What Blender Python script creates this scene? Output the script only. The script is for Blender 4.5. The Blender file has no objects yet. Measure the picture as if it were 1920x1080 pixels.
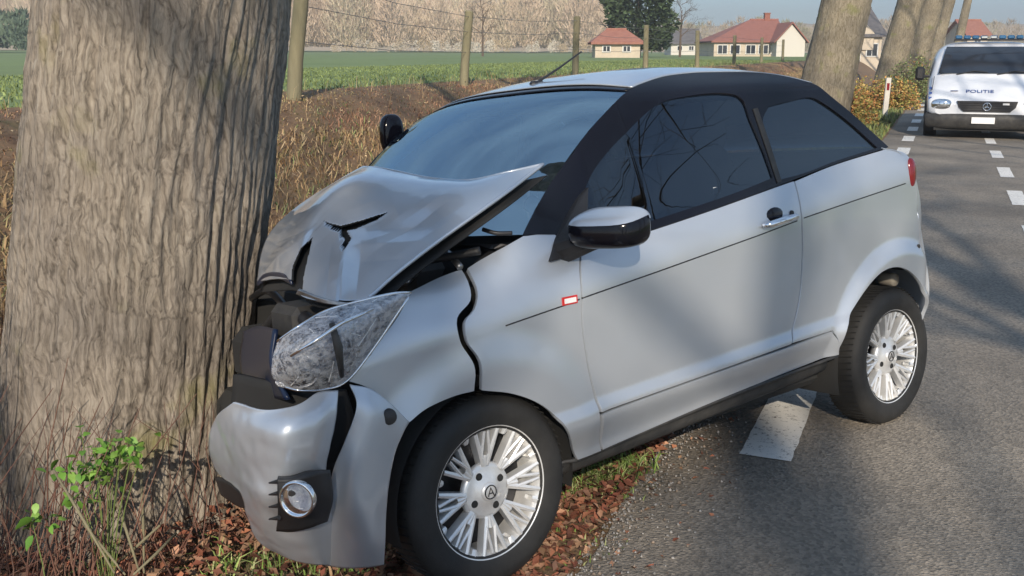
import bpy, math, random
import numpy as np
from mathutils import Vector, Matrix, noise, geometry
random.seed(7); RNG = np.random.default_rng(7)
SC = bpy.context.scene
COL = SC.collection
R = math.radians

# ------------------------------------------------------------------ camera, sky, sun, exposure
CAM_H = 1.4525; F_PX = 1900.0; PITCH = R(13.1)
cam_data = bpy.data.cameras.new('camera'); cam = bpy.data.objects.new('camera', cam_data); COL.objects.link(cam)
cam.location = (0, 0, CAM_H); cam.rotation_euler = (R(90) - PITCH, 0, 0)
cam_data.sensor_width = 36; cam_data.lens = F_PX / 1920 * 36; cam_data.clip_end = 5000; cam_data.clip_start = 0.05
SC.camera = cam
SUN_EL = 27.0
SUN_DIR = Vector((-0.01, -1.0, math.tan(R(SUN_EL)))).normalized()       # towards the sun, behind the camera
world = bpy.data.worlds.new('World'); SC.world = world; world.use_nodes = True
nt = world.node_tree
bg = nt.nodes['Background']
sky = nt.nodes.new('ShaderNodeTexSky'); sky.sky_type = 'NISHITA'; sky.sun_disc = False
sky.sun_elevation = R(SUN_EL); sky.sun_rotation = math.atan2(SUN_DIR.x, SUN_DIR.y)
sky.air_density = 1.0; sky.dust_density = 0.4; sky.ozone_density = 2.2
tn = nt.nodes.new('ShaderNodeMix'); tn.data_type = 'RGBA'; tn.blend_type = 'MULTIPLY'; tn.inputs[0].default_value = 1; tn.inputs[7].default_value = (.80, 1.0, 1.2, 1)
nt.links.new(sky.outputs[0], tn.inputs[6])
# thin broken veil of bright cloud over the whole sky
tcw = nt.nodes.new('ShaderNodeTexCoord'); mpw = nt.nodes.new('ShaderNodeMapping'); mpw.inputs['Scale'].default_value = (1, 1, 2.6)
cn = nt.nodes.new('ShaderNodeTexNoise'); cn.inputs['Scale'].default_value = 2.3; cn.inputs['Detail'].default_value = 7; cn.inputs['Roughness'].default_value = .55
cm = nt.nodes.new('ShaderNodeMapRange'); cm.inputs[1].default_value = .36; cm.inputs[2].default_value = .68; cm.inputs[3].default_value = .25; cm.inputs[4].default_value = .8
cx = nt.nodes.new('ShaderNodeMix'); cx.data_type = 'RGBA'; cx.inputs[7].default_value = (3.6, 5.0, 6.7, 1)
nt.links.new(tcw.outputs['Generated'], mpw.inputs[0]); nt.links.new(mpw.outputs[0], cn.inputs['Vector']); nt.links.new(cn.outputs['Fac'], cm.inputs[0])
nt.links.new(cm.outputs[0], cx.inputs[0]); nt.links.new(tn.outputs[2], cx.inputs[6]); nt.links.new(cx.outputs[2], bg.inputs[0]); bg.inputs[1].default_value = 0.105
sun_data = bpy.data.lights.new('sun', 'SUN'); sun_data.energy = 5.0; sun_data.angle = R(0.53); sun_data.color = (1.0, 0.88, 0.72)
sun = bpy.data.objects.new('sun', sun_data); COL.objects.link(sun)
sun.rotation_euler = SUN_DIR.to_track_quat('Z', 'Y').to_euler()
SC.view_settings.view_transform = 'Standard'; SC.view_settings.look = 'None'
SC.view_settings.exposure = 0.24; SC.view_settings.gamma = 1.0; SC.view_settings.use_curve_mapping = False
SC.cycles.max_bounces = 8; SC.cycles.transparent_max_bounces = 12

# ------------------------------------------------------------------ materials
def mat(name, col, rough=0.6, metal=0.0, coat=0.0, var=None, scale=8.0, bump=0.0, bscale=40.0, stretch=(1, 1, 1),
        attr=None, spec=0.5, detail=6.0, emit=None, subsurf=0.0, trans=0.0, coords='Object', rvar=0.0):
    m = bpy.data.materials.new(name); m.use_nodes = True
    n, l = m.node_tree.nodes, m.node_tree.links
    b = n['Principled BSDF']
    b.inputs['Base Color'].default_value = (*col, 1); b.inputs['Roughness'].default_value = rough
    b.inputs['Metallic'].default_value = metal; b.inputs['Coat Weight'].default_value = coat
    b.inputs['Coat Roughness'].default_value = 0.05
    b.inputs['Specular IOR Level'].default_value = spec
    if trans: b.inputs['Transmission Weight'].default_value = trans
    if emit: b.inputs['Emission Color'].default_value = (*emit[0], 1); b.inputs['Emission Strength'].default_value = emit[1]
    tc = n.new('ShaderNodeTexCoord'); mp = n.new('ShaderNodeMapping'); mp.inputs['Scale'].default_value = stretch
    l.new(tc.outputs[coords], mp.inputs['Vector'])
    out = None
    if attr:
        a = n.new('ShaderNodeAttribute'); a.attribute_name = attr; out = a.outputs['Color']
        l.new(out, b.inputs['Base Color'])
    if var:
        nz = n.new('ShaderNodeTexNoise'); nz.inputs['Scale'].default_value = scale; nz.inputs['Detail'].default_value = detail
        nz.inputs['Roughness'].default_value = 0.65
        l.new(mp.outputs[0], nz.inputs['Vector'])
        cr = n.new('ShaderNodeValToRGB')
        k = len(var); e = cr.color_ramp.elements
        while len(e) < k: e.new(0.5)
        for i, c in enumerate(var):
            e[i].position = 0.3 + 0.4 * i / max(1, k - 1); e[i].color = (*c, 1)
        l.new(nz.outputs['Fac'], cr.inputs[0])
        if attr:
            mx = n.new('ShaderNodeMix'); mx.data_type = 'RGBA'; mx.blend_type = 'MULTIPLY'; mx.inputs[0].default_value = 1
            l.new(out, mx.inputs[6]); l.new(cr.outputs[0], mx.inputs[7]); l.new(mx.outputs[2], b.inputs['Base Color'])
        else: l.new(cr.outputs[0], b.inputs['Base Color'])
        if rvar:
            mr = n.new('ShaderNodeMapRange'); mr.inputs[3].default_value = rough - rvar; mr.inputs[4].default_value = rough + rvar
            l.new(nz.outputs['Fac'], mr.inputs[0]); l.new(mr.outputs[0], b.inputs['Roughness'])
    if bump:
        nb = n.new('ShaderNodeTexNoise'); nb.inputs['Scale'].default_value = bscale; nb.inputs['Detail'].default_value = 8
        nb.inputs['Roughness'].default_value = 0.7
        l.new(mp.outputs[0], nb.inputs['Vector'])
        bp = n.new('ShaderNodeBump'); bp.inputs['Strength'].default_value = bump; bp.inputs['Distance'].default_value = 0.02
        l.new(nb.outputs['Fac'], bp.inputs['Height']); l.new(bp.outputs[0], b.inputs['Normal'])
    return m

def glass_mat(name, tint, refl_ior=1.6, rough=0.01, rc=(.95, .97, 1)):
    """thin sheet glass: tinted see-through plus a Fresnel reflection"""
    m = bpy.data.materials.new(name); m.use_nodes = True
    n, l = m.node_tree.nodes, m.node_tree.links
    n.remove(n['Principled BSDF'])
    t = n.new('ShaderNodeBsdfTransparent'); t.inputs[0].default_value = (*tint, 1)
    g = n.new('ShaderNodeBsdfGlossy'); g.inputs['Roughness'].default_value = rough; g.inputs[0].default_value = (*rc, 1)
    f = n.new('ShaderNodeFresnel'); f.inputs[0].default_value = refl_ior
    mx = n.new('ShaderNodeMixShader'); l.new(f.outputs[0], mx.inputs[0]); l.new(t.outputs[0], mx.inputs[1]); l.new(g.outputs[0], mx.inputs[2])
    l.new(mx.outputs[0], n['Material Output'].inputs[0])
    return m

def paint_mat(name, col, rough=0.34):
    """metallic car paint with fine flake and a light film of road dust"""
    m = mat(name, col, rough=rough, metal=0.52, coat=0.9, spec=0.5)
    n, l = m.node_tree.nodes, m.node_tree.links; b = n['Principled BSDF']
    tc = n.new('ShaderNodeTexCoord')
    a = n.new('ShaderNodeTexNoise'); a.inputs['Scale'].default_value = 5; a.inputs['Detail'].default_value = 7
    l.new(tc.outputs['Object'], a.inputs[0])
    mr = n.new('ShaderNodeMapRange'); mr.inputs[1].default_value = .3; mr.inputs[2].default_value = .75
    mr.inputs[3].default_value = rough - .05; mr.inputs[4].default_value = rough + .12
    l.new(a.outputs['Fac'], mr.inputs[0]); l.new(mr.outputs[0], b.inputs['Roughness'])
    # dust, heavier low on the body (object z), a property of the surface itself
    sp = n.new('ShaderNodeSeparateXYZ'); l.new(tc.outputs['Object'], sp.inputs[0])
    mz = n.new('ShaderNodeMapRange'); mz.inputs[1].default_value = .65; mz.inputs[2].default_value = .2
    mz.inputs[3].default_value = 0.03; mz.inputs[4].default_value = .5
    l.new(sp.outputs['Z'], mz.inputs[0])
    mu = n.new('ShaderNodeMath'); mu.operation = 'MULTIPLY'; l.new(mz.outputs[0], mu.inputs[0]); l.new(a.outputs['Fac'], mu.inputs[1])
    mx = n.new('ShaderNodeMix'); mx.data_type = 'RGBA'; mx.inputs[6].default_value = (*col, 1); mx.inputs[7].default_value = (.22, .19, .16, 1)
    l.new(mu.outputs[0], mx.inputs[0]); l.new(mx.outputs[2], b.inputs['Base Color'])
    return m

M = {}
M['silver'] = paint_mat('silver_paint', (.54, .58, .635))
M['black_gloss'] = mat('black_gloss_paint', (.006, .006, .010), rough=.12, coat=.0, spec=.35)
M['black_plastic'] = mat('black_plastic', (.018, .018, .02), rough=.5, bump=.15, bscale=300)
M['dark_plastic'] = mat('dusty_black_plastic', (.04, .04, .042), rough=.65, var=[(.02, .02, .022), (.06, .057, .052)], scale=14)
M['blue_plastic'] = mat('dark_blue_plastic', (.008, .016, .045), rough=.3)
M['rubber'] = mat('tyre_rubber', (.02, .02, .02), rough=.7, var=[(.012, .012, .012), (.028, .027, .026)], scale=9, bump=.1, bscale=120)
M['alloy'] = mat('alloy_rim', (.78, .78, .78), rough=.34, metal=.4, coat=.4, var=[(.68, .68, .68), (.84, .84, .83)], scale=20)
M['dark_metal'] = mat('dark_metal', (.05, .05, .055), rough=.5, metal=.7)
M['raw_metal'] = mat('raw_metal', (.4, .4, .4), rough=.4, metal=.9, var=[(.2, .2, .2), (.5, .5, .5)], scale=30)
M['chrome'] = mat('chrome', (.8, .82, .85), rough=.08, metal=1)
M['liner'] = mat('wheel_liner', (.02, .02, .02), rough=.9)
M['glass'] = glass_mat('tinted_side_glass', (.05, .065, .075), 2.0, .01, (.85, .93, 1))
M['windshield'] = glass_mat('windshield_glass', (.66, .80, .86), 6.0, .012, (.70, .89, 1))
M['lens'] = glass_mat('clear_lens', (.93, .95, .97), 1.5, .04)
M['reflector'] = mat('lamp_reflector', (.9, .9, .94), rough=.22, metal=.35, coat=.3, var=[(.35, .37, .46), (1, 1, 1)], scale=26, bump=1.0, bscale=32)  # blue-grey to white mottle painted in for the glitter of the facets
def crazed_glint(name):  # cracks plus white blotches painted in to give the lens a bright sparkle
    m = glass_mat(name, (.95, .96, .98), 1.5, .03); n, l = m.node_tree.nodes, m.node_tree.links
    tc = n.new('ShaderNodeTexCoord'); v = n.new('ShaderNodeTexVoronoi'); v.feature = 'DISTANCE_TO_EDGE'; v.inputs['Scale'].default_value = 38; v.inputs['Randomness'].default_value = 1
    nz = n.new('ShaderNodeTexNoise'); nz.inputs['Scale'].default_value = 55; nz.inputs['Detail'].default_value = 5
    mv = n.new('ShaderNodeMix'); mv.data_type = 'RGBA'; mv.blend_type = 'LINEAR_LIGHT'; mv.inputs[0].default_value = .05
    l.new(tc.outputs['Object'], nz.inputs[0]); l.new(tc.outputs['Object'], mv.inputs[6]); l.new(nz.outputs['Color'], mv.inputs[7]); l.new(mv.outputs[2], v.inputs['Vector'])
    a = n.new('ShaderNodeMapRange'); a.inputs[1].default_value = .02; a.inputs[2].default_value = .10; a.inputs[3].default_value = .45; a.inputs[4].default_value = .0; l.new(v.outputs['Distance'], a.inputs[0])
    b = n.new('ShaderNodeMapRange'); b.inputs[1].default_value = .42; b.inputs[2].default_value = .62; b.inputs[3].default_value = .02; b.inputs[4].default_value = .40; l.new(nz.outputs['Fac'], b.inputs[0])
    c = n.new('ShaderNodeMath'); c.operation = 'MAXIMUM'; l.new(a.outputs[0], c.inputs[0]); l.new(b.outputs[0], c.inputs[1])
    d = n.new('ShaderNodeBsdfDiffuse'); d.inputs[0].default_value = (.86, .87, .9, 1)
    mx = n.new('ShaderNodeMixShader'); old = n['Material Output'].inputs[0].links[0].from_socket
    l.new(c.outputs[0], mx.inputs[0]); l.new(old, mx.inputs[1]); l.new(d.outputs[0], mx.inputs[2]); l.new(mx.outputs[0], n['Material Output'].inputs[0])
    return m
M['crazed_glint'] = crazed_glint('crazed_glint_lens')
M['red_lens'] = mat('red_lens', (.22, .015, .02), rough=.15, coat=.5)
M['red'] = mat('red_print', (.5, .02, .02), rough=.4)
M['white_print'] = mat('white_print', (.75, .75, .75), rough=.4)
M['seat'] = mat('seat_fabric', (.22, .21, .20), rough=.9, bump=.2)
M['interior'] = mat('grey_interior', (.17, .17, .18), rough=.85)
M['beige'] = mat('beige_trim', (.42, .37, .3), rough=.85)
M['mirror'] = mat('mirror_glass', (.85, .87, .9), rough=.03, metal=1)

# ------------------------------------------------------------------ generic mesh helpers
def link(name, me, m=None, parent=None):
    o = bpy.data.objects.new(name, me); COL.objects.link(o)
    if m is not None and me is not None and not me.materials: me.materials.append(m)
    if parent is not None: o.parent = parent
    return o
def mesh(name, verts, faces, m=None, parent=None, smooth=True, cols=None, normals=None):
    me = bpy.data.meshes.new(name)
    me.from_pydata([tuple(map(float, v)) for v in verts], [], faces); me.update()
    if cols is not None:
        ca = me.color_attributes.new('Col', 'FLOAT_COLOR', 'POINT')
        c4 = np.ones((len(verts), 4), np.float32); c4[:, :3] = cols
        ca.data.foreach_set('color', c4.ravel())
    if smooth: me.polygons.foreach_set('use_smooth', [True] * len(me.polygons))
    if normals is not None: me.normals_split_custom_set_from_vertices([tuple(v) for v in normals])
    return link(name, me, m, parent)
def np_mesh(name, V, Fq, m=None, parent=None, cols=None, smooth=False):
    """fast mesh from numpy: V (n,3), Fq (k,3 or 4)"""
    me = bpy.data.meshes.new(name); k = Fq.shape[1]
    me.vertices.add(len(V)); me.vertices.foreach_set('co', V.astype(np.float32).ravel())
    me.loops.add(Fq.size); me.loops.foreach_set('vertex_index', Fq.astype(np.int32).ravel())
    me.polygons.add(len(Fq)); me.polygons.foreach_set('loop_start', np.arange(0, Fq.size, k, dtype=np.int32))
    me.update(calc_edges=True)
    if smooth: me.polygons.foreach_set('use_smooth', np.ones(len(Fq), bool))
    if cols is not None:
        ca = me.color_attributes.new('Col', 'FLOAT_COLOR', 'POINT')
        c4 = np.ones((len(V), 4), np.float32); c4[:, :3] = cols
        ca.data.foreach_set('color', c4.ravel())
    return link(name, me, m, parent)
def tag(o, label=None, cat=None, group=None, kind=None):
    if label: o['label'] = label
    if cat: o['category'] = cat
    if group: o['group'] = group
    if kind: o['kind'] = kind
    return o
def empty(name, loc=(0, 0, 0), rz=0.0):
    o = bpy.data.objects.new(name, None); COL.objects.link(o); o.location = loc; o.rotation_euler = (0, 0, rz)
    o.empty_display_size = .2
    return o
def copy_tree(o, parent=None, name=None):
    c = o.copy(); COL.objects.link(c); c.parent = parent
    for ch in [x for x in bpy.data.objects if x.parent == o]: copy_tree(ch, c)
    return c
class MB:
    """collects simple solids into one mesh"""
    def __init__(s): s.v = []; s.f = []
    def add(s, v, f):
        b = len(s.v); s.v += [tuple(p) for p in v]; s.f += [tuple(i + b for i in q) for q in f]; return s
    def box(s, c, size, rz=0, bev=0.0):
        x, y, z = [k / 2 for k in size]; b = min(bev, x * .9, y * .9, z * .9)
        if b <= 0:
            P = [(i * x, j * y, k * z) for i in (-1, 1) for j in (-1, 1) for k in (-1, 1)]
            Fc = [(0, 1, 3, 2), (4, 6, 7, 5), (0, 4, 5, 1), (2, 3, 7, 6), (0, 2, 6, 4), (1, 5, 7, 3)]
        else:
            P = []; idx = {}
            for i in (-1, 1):
                for j in (-1, 1):
                    for k in (-1, 1):
                        for a in range(3):
                            q = [i * (x - b), j * (y - b), k * (z - b)]; q[a] = (i * x, j * y, k * z)[a]
                            idx[i, j, k, a] = len(P); P.append(tuple(q))
            Fc = []
            def I(t, a): return idx[t[0], t[1], t[2], a]
            for a in range(3):
                o1, o2 = [c2 for c2 in range(3) if c2 != a]
                for sgn in (-1, 1):
                    q = []
                    for (u, w) in ((-1, -1), (1, -1), (1, 1), (-1, 1)):
                        t = [0, 0, 0]; t[a] = sgn; t[o1] = u; t[o2] = w; q.append(I(t, a))
                    Fc.append(tuple(q))
            for a in range(3):
                o1, o2 = [c2 for c2 in range(3) if c2 != a]
                for u in (-1, 1):
                    for w in (-1, 1):
                        t1 = [0, 0, 0]; t1[a] = -1; t1[o1] = u; t1[o2] = w; t2 = list(t1); t2[a] = 1
                        Fc.append((I(t1, o1), I(t2, o1), I(t2, o2), I(t1, o2)))
            for i in (-1, 1):
                for j in (-1, 1):
                    for k in (-1, 1): Fc.append(tuple(idx[i, j, k, a] for a in range(3)))
        ca, sa = math.cos(rz), math.sin(rz)
        return s.add([(c[0] + p[0] * ca - p[1] * sa, c[1] + p[0] * sa + p[1] * ca, c[2] + p[2]) for p in P], Fc)
    def tube(s, pts, r, n=8, cap=True):
        pts = [Vector(p) for p in pts]; rs = r if isinstance(r, (list, tuple)) else [r] * len(pts)
        V = []; Fc = []
        up = Vector((0, 0, 1)); prev = None
        for i, p in enumerate(pts):
            d = (pts[min(i + 1, len(pts) - 1)] - pts[max(i - 1, 0)]).normalized()
            if prev is None:
                a = d.cross(up) if abs(d.z) < .95 else d.cross(Vector((1, 0, 0)))
            else: a = prev - d * prev.dot(d)
            a.normalize(); prev = a; b = d.cross(a)
            for k in range(n):
                t = 2 * math.pi * k / n; V.append(p + (a * math.cos(t) + b * math.sin(t)) * rs[i])
        for i in range(len(pts) - 1):
            for k in range(n):
                k2 = (k + 1) % n; Fc.append((i * n + k, i * n + k2, (i + 1) * n + k2, (i + 1) * n + k))
        if cap: Fc.append(tuple(range(n))[::-1]); Fc.append(tuple((len(pts) - 1) * n + k for k in range(n)))
        return s.add(V, Fc)
    def lathe(s, prof, origin=(0, 0, 0), axis=(0, 1, 0), n=48, a0=0.0, a1=2 * math.pi):
        ax = Vector(axis).normalized(); u = ax.orthogonal().normalized(); w = ax.cross(u); o = Vector(origin)
        full = abs(a1 - a0 - 2 * math.pi) < 1e-6; m = n if full else n + 1
        V = []
        for (r, h) in prof:
            for k in range(m):
                t = a0 + (a1 - a0) * k / n; V.append(o + ax * h + (u * math.cos(t) + w * math.sin(t)) * r)
        Fc = []
        for i in range(len(prof) - 1):
            for k in range(n):
                k2 = (k + 1) % m if full else k + 1; Fc.append((i * m + k, (i + 1) * m + k, (i + 1) * m + k2, i * m + k2))
        return s.add(V, Fc)
    def prism(s, poly, o, a, b, h):
        """poly of 2D points in axes a, b at origin o, extruded by vector h"""
        o, a, b, h = map(Vector, (o, a, b, h)); n = len(poly)
        V = [o + a * p[0] + b * p[1] for p in poly]; V += [v + h for v in V]
        Fc = [tuple(range(n)), tuple(range(2 * n - 1, n - 1, -1))] + [(i, (i + 1) % n, n + (i + 1) % n, n + i) for i in range(n)]
        return s.add(V, Fc)
    def ell(s, c, r, n=16, m=10, e=1.0):
        V = []; Fc = []
        def P(v): return math.copysign(abs(v) ** e, v)
        for i in range(m + 1):
            ph = -math.pi / 2 + math.pi * i / m
            for k in range(n):
                t = 2 * math.pi * k / n
                V.append((c[0] + r[0] * P(math.cos(ph)) * P(math.cos(t)), c[1] + r[1] * P(math.cos(ph)) * P(math.sin(t)), c[2] + r[2] * P(math.sin(ph))))
        for i in range(m):
            for k in range(n): Fc.append((i * n + k, i * n + (k + 1) % n, (i + 1) * n + (k + 1) % n, (i + 1) * n + k))
        return s.add(V, Fc)
    def build(s, name, m, parent=None, smooth=False, auto=None):
        o = mesh(name, s.v, s.f, m, parent, smooth)
        if smooth and auto:
            me = o.data; me.set_sharp_from_angle(angle=R(auto))
        return o

def lerp(x, xs, ys): return float(np.interp(x, xs, ys))

# ------------------------------------------------------------------ frames of reference measured on the place
RHO = R(6.0)                                                  # the car leans towards the ditch
CU = np.array([.77480315, .63220257, 0.0]); _nh = np.array([-CU[1], CU[0], 0.0]); _z = np.array([0, 0, 1.0])
CN = _nh * math.cos(RHO) - _z * math.sin(RHO); CW = _nh * math.sin(RHO) + _z * math.cos(RHO)
CO = np.array([0, 0, CAM_H]) + np.array([-.0509, 2.5822, -1.1791]) - CW * .275
CAMP = np.array([0, 0, CAM_H])
def sight(x, y):
    X = (x - 960) / F_PX; Y = -(y - 540) / F_PX
    return np.array([X, math.cos(PITCH) + Y * math.sin(PITCH), -math.sin(PITCH) + Y * math.cos(PITCH)])
def on_axis(x, y, ax, v):
    r = sight(x, y); t = (v - (CAMP - CO) @ ax) / (r @ ax); p = CAMP + r * t - CO
    return np.array([p @ CU, p @ CN, p @ CW])                 # survey point in the car's own axes (rearward, inward, up)
def to_img(p):
    w = CO + CU * p[0] + CN * p[1] + CW * p[2] - CAMP
    fw = w[1] * math.cos(PITCH) - w[2] * math.sin(PITCH); up = w[1] * math.sin(PITCH) + w[2] * math.cos(PITCH)
    return 960 + F_PX * w[0] / fw, 540 - F_PX * up / fw
def at(x, y, Y):
    r = sight(x, y); return CAMP + r * Y / r[1]
TD = np.array([.386, .9225]); TR = np.array([.9225, -.386])     # along the road, across the road (to the right)
def rq(x, y): return x * TR[0] + y * TR[1]
def rt(x, y): return x * TD[0] + y * TD[1]
def xy(t, q): return (t * TD[0] + q * TR[0], t * TD[1] + q * TR[1])
# ------------------------------------------------------------------ terrain
QS = [-1000, -260, -60, -7.2, -6.6, -5.9, -4.7, -4.2, -3.6, -2.9, -2.3, -1.5, -.85, 6.2, 7.5, 9.5, 12, 60, 1000]
ZS = [4.0, 2.1, 1.15, 1.0, .92, .55, -.35, -.5, -.42, -.24, -.17, -.07, -.005, -.005, -.05, -.3, .1, .3, 4]
def ground_q(q): return np.interp(q, QS, ZS)
def ground(x, y):
    q = rq(x, y); z = float(ground_q(q))
    if -7 < q < -1: z += .035 * noise.noise((x * .9, y * .9, 0)) * min(1, (-1 - q) / .5)
    return z
M['verge'] = mat('verge_soil', (.09, .06, .035), rough=.95, var=[(.10, .055, .032), (.2, .125, .07), (.14, .105, .05)], scale=3.5, bump=.9, bscale=20)
M['field'] = mat('field_grass', (.06, .11, .03), rough=.9, var=[(.12, .17, .055), (.16, .215, .075), (.14, .18, .07)], scale=.12, bump=.5, bscale=6)
M['asphalt'] = mat('worn_asphalt', (.1, .095, .09), rough=.86)
def asphalt_nodes(m):
    n, l = m.node_tree.nodes, m.node_tree.links; b = n['Principled BSDF']
    tc = n.new('ShaderNodeTexCoord')
    big = n.new('ShaderNodeTexNoise'); big.inputs['Scale'].default_value = .9; big.inputs['Detail'].default_value = 6
    fine = n.new('ShaderNodeTexVoronoi'); fine.inputs['Scale'].default_value = 85
    grit = n.new('ShaderNodeTexNoise'); grit.inputs['Scale'].default_value = 160; grit.inputs['Detail'].default_value = 4
    for k in (big, fine, grit): l.new(tc.outputs['Object'], k.inputs['Vector'])
    c1 = n.new('ShaderNodeValToRGB'); c1.color_ramp.elements[0].position = .3; c1.color_ramp.elements[1].position = .72
    c1.color_ramp.elements[0].color = (.135, .12, .102, 1); c1.color_ramp.elements[1].color = (.275, .242, .2, 1)
    l.new(big.outputs['Fac'], c1.inputs[0])
    c2 = n.new('ShaderNodeValToRGB'); c2.color_ramp.elements[0].position = .0; c2.color_ramp.elements[1].position = 1
    c2.color_ramp.elements[0].color = (.45, .45, .45, 1); c2.color_ramp.elements[1].color = (1.6, 1.55, 1.5, 1)
    l.new(fine.outputs['Color'], c2.inputs[0])
    mx = n.new('ShaderNodeMix'); mx.data_type = 'RGBA'; mx.blend_type = 'MULTIPLY'; mx.inputs[0].default_value = .75
    l.new(c1.outputs[0], mx.inputs[6]); l.new(c2.outputs[0], mx.inputs[7]); l.new(mx.outputs[2], b.inputs['Base Color'])
    ad = n.new('ShaderNodeMath'); ad.operation = 'ADD'; l.new(fine.outputs['Distance'], ad.inputs[0]); l.new(grit.outputs['Fac'], ad.inputs[1])
    bp = n.new('ShaderNodeBump'); bp.inputs['Strength'].default_value = .8; bp.inputs['Distance'].default_value = .006
    l.new(ad.outputs[0], bp.inputs['Height']); l.new(bp.outputs[0], b.inputs['Normal'])
asphalt_nodes(M['asphalt'])
M['line_paint'] = mat('worn_road_paint', (.72, .71, .68), rough=.7)
def worn(m):
    n, l = m.node_tree.nodes, m.node_tree.links; b = n['Principled BSDF']
    tc = n.new('ShaderNodeTexCoord'); v = n.new('ShaderNodeTexNoise'); v.inputs['Scale'].default_value = 55; v.inputs['Detail'].default_value = 7
    v.inputs['Roughness'].default_value = .75
    l.new(tc.outputs['Object'], v.inputs['Vector'])
    c = n.new('ShaderNodeValToRGB'); c.color_ramp.elements[0].position = .36; c.color_ramp.elements[1].position = .46
    c.color_ramp.elements[0].color = (.12, .11, .1, 1); c.color_ramp.elements[1].color = (.72, .7, .66, 1)
    l.new(v.outputs['Fac'], c.inputs[0]); l.new(c.outputs[0], b.inputs['Base Color'])
worn(M['line_paint'])

def strip(name, ts, qs, m, dz=0.0, edge=None):
    V = []; n = len(qs)
    for t in ts:
        for j, q in enumerate(qs):
            qq = q + (edge(t, j) if edge else 0)
            x, y = xy(t, qq); V.append((x, y, (ground(x, y) if dz == 0 else 0) + dz))
    Fc = [(i * n + j, i * n + j + 1, (i + 1) * n + j + 1, (i + 1) * n + j) for i in range(len(ts) - 1) for j in range(n - 1)]
    return mesh(name, V, Fc, m)
T_NEAR = list(np.arange(-8, 12, .12)); T_ALL = [-300, -120, -60, -30, -15] + T_NEAR + list(np.arange(12, 60, .8)) + [60, 80, 110, 150, 220, 330, 500, 850]
o = strip('verge', T_ALL, [-7.2, -6.9, -6.6, -6.3, -6, -5.6, -5.2, -4.8, -4.5, -4.2, -3.9, -3.6, -3.3, -3, -2.8, -2.6, -2.4, -2.2, -2, -1.8, -1.6, -1.4, -1.2, -1.05, -.9, -.6], M['verge'])
tag(o, 'leafy brown verge, ditch and bank between road and field', kind='structure')
V = np.array([v.co[:] for v in o.data.vertices]); 
for i, v in enumerate(o.data.vertices):
    if rq(v.co.x, v.co.y) > -.8: v.co.z = -.03
FT = [-600, -400, -200, -80, -30, -10, 0, 10, 20, 30, 45, 60, 80, 120, 180, 260, 400, 600, 850]
o = strip('field', FT, [-900, -600, -400, -260, -160, -100, -60, -35, -20, -12, -9, -7.18], M['field'])
tag(o, 'flat green farm field behind the fence posts', kind='structure')
o = strip('grass_shoulder', [-300, -100, -40, -20, -10, 0, 10, 20, 40, 80, 200, 600, 850], [6.15, 7.5, 9.5, 12, 30, 60, 300, 900], M['field'])
tag(o, 'grassy land on the far side of the road', kind='structure')
rg = random.Random(3)
EJ = {}
def road_edge(t, j):
    if j: return 0
    return .045 * noise.noise((t * 1.7, 3.1, 0)) + .02 * noise.noise((t * 9, 1.1, 0))
o = strip('road', T_ALL, [-.86, -.6, 0, 2, 4, 6.2], M['asphalt'], dz=.004, edge=road_edge)
for v in o.data.vertices:
    if rq(v.co.x, v.co.y) < -.75: v.co.z = -.004
tag(o, 'grey asphalt road with cycle lane', kind='structure')
def dash(t0, t1, q, w=.12):
    P = [xy(t0, q - w / 2), xy(t1, q - w / 2), xy(t1, q + w / 2), xy(t0, q + w / 2)]
    NL = 24; V = []; Fc = []
    for i in range(NL + 1):
        tt = t0 + (t1 - t0) * i / NL
        j1 = .006 * noise.noise((tt * 30, q, 5)); j2 = .006 * noise.noise((tt * 30, q, 9))
        V += [(*xy(tt, q - w / 2 + j1), .008), (*xy(tt, q + w / 2 + j2), .008)]
        if i: Fc.append((2 * i - 2, 2 * i - 1, 2 * i + 1, 2 * i))
    return mesh('road_marking', V, Fc, M['line_paint'])
mk = []
t = 3.56
MARK_T = [3.56 - 2.45 * 2, 3.56 - 2.45] + [3.56 + 2.45 * i for i in range(0, 22)]
for i, tt in enumerate(MARK_T):
    o = dash(tt, tt + 1.15, -.485, .185); tag(o, None, None, 'white dashes along the cycle lane', 'structure')
for i in range(-2, 22):
    tt = 8.45 + 2.45 * i
    o = dash(tt, tt + 1.15, .79, .15); tag(o, None, None, 'white dashes along the cycle lane', 'structure')

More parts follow.
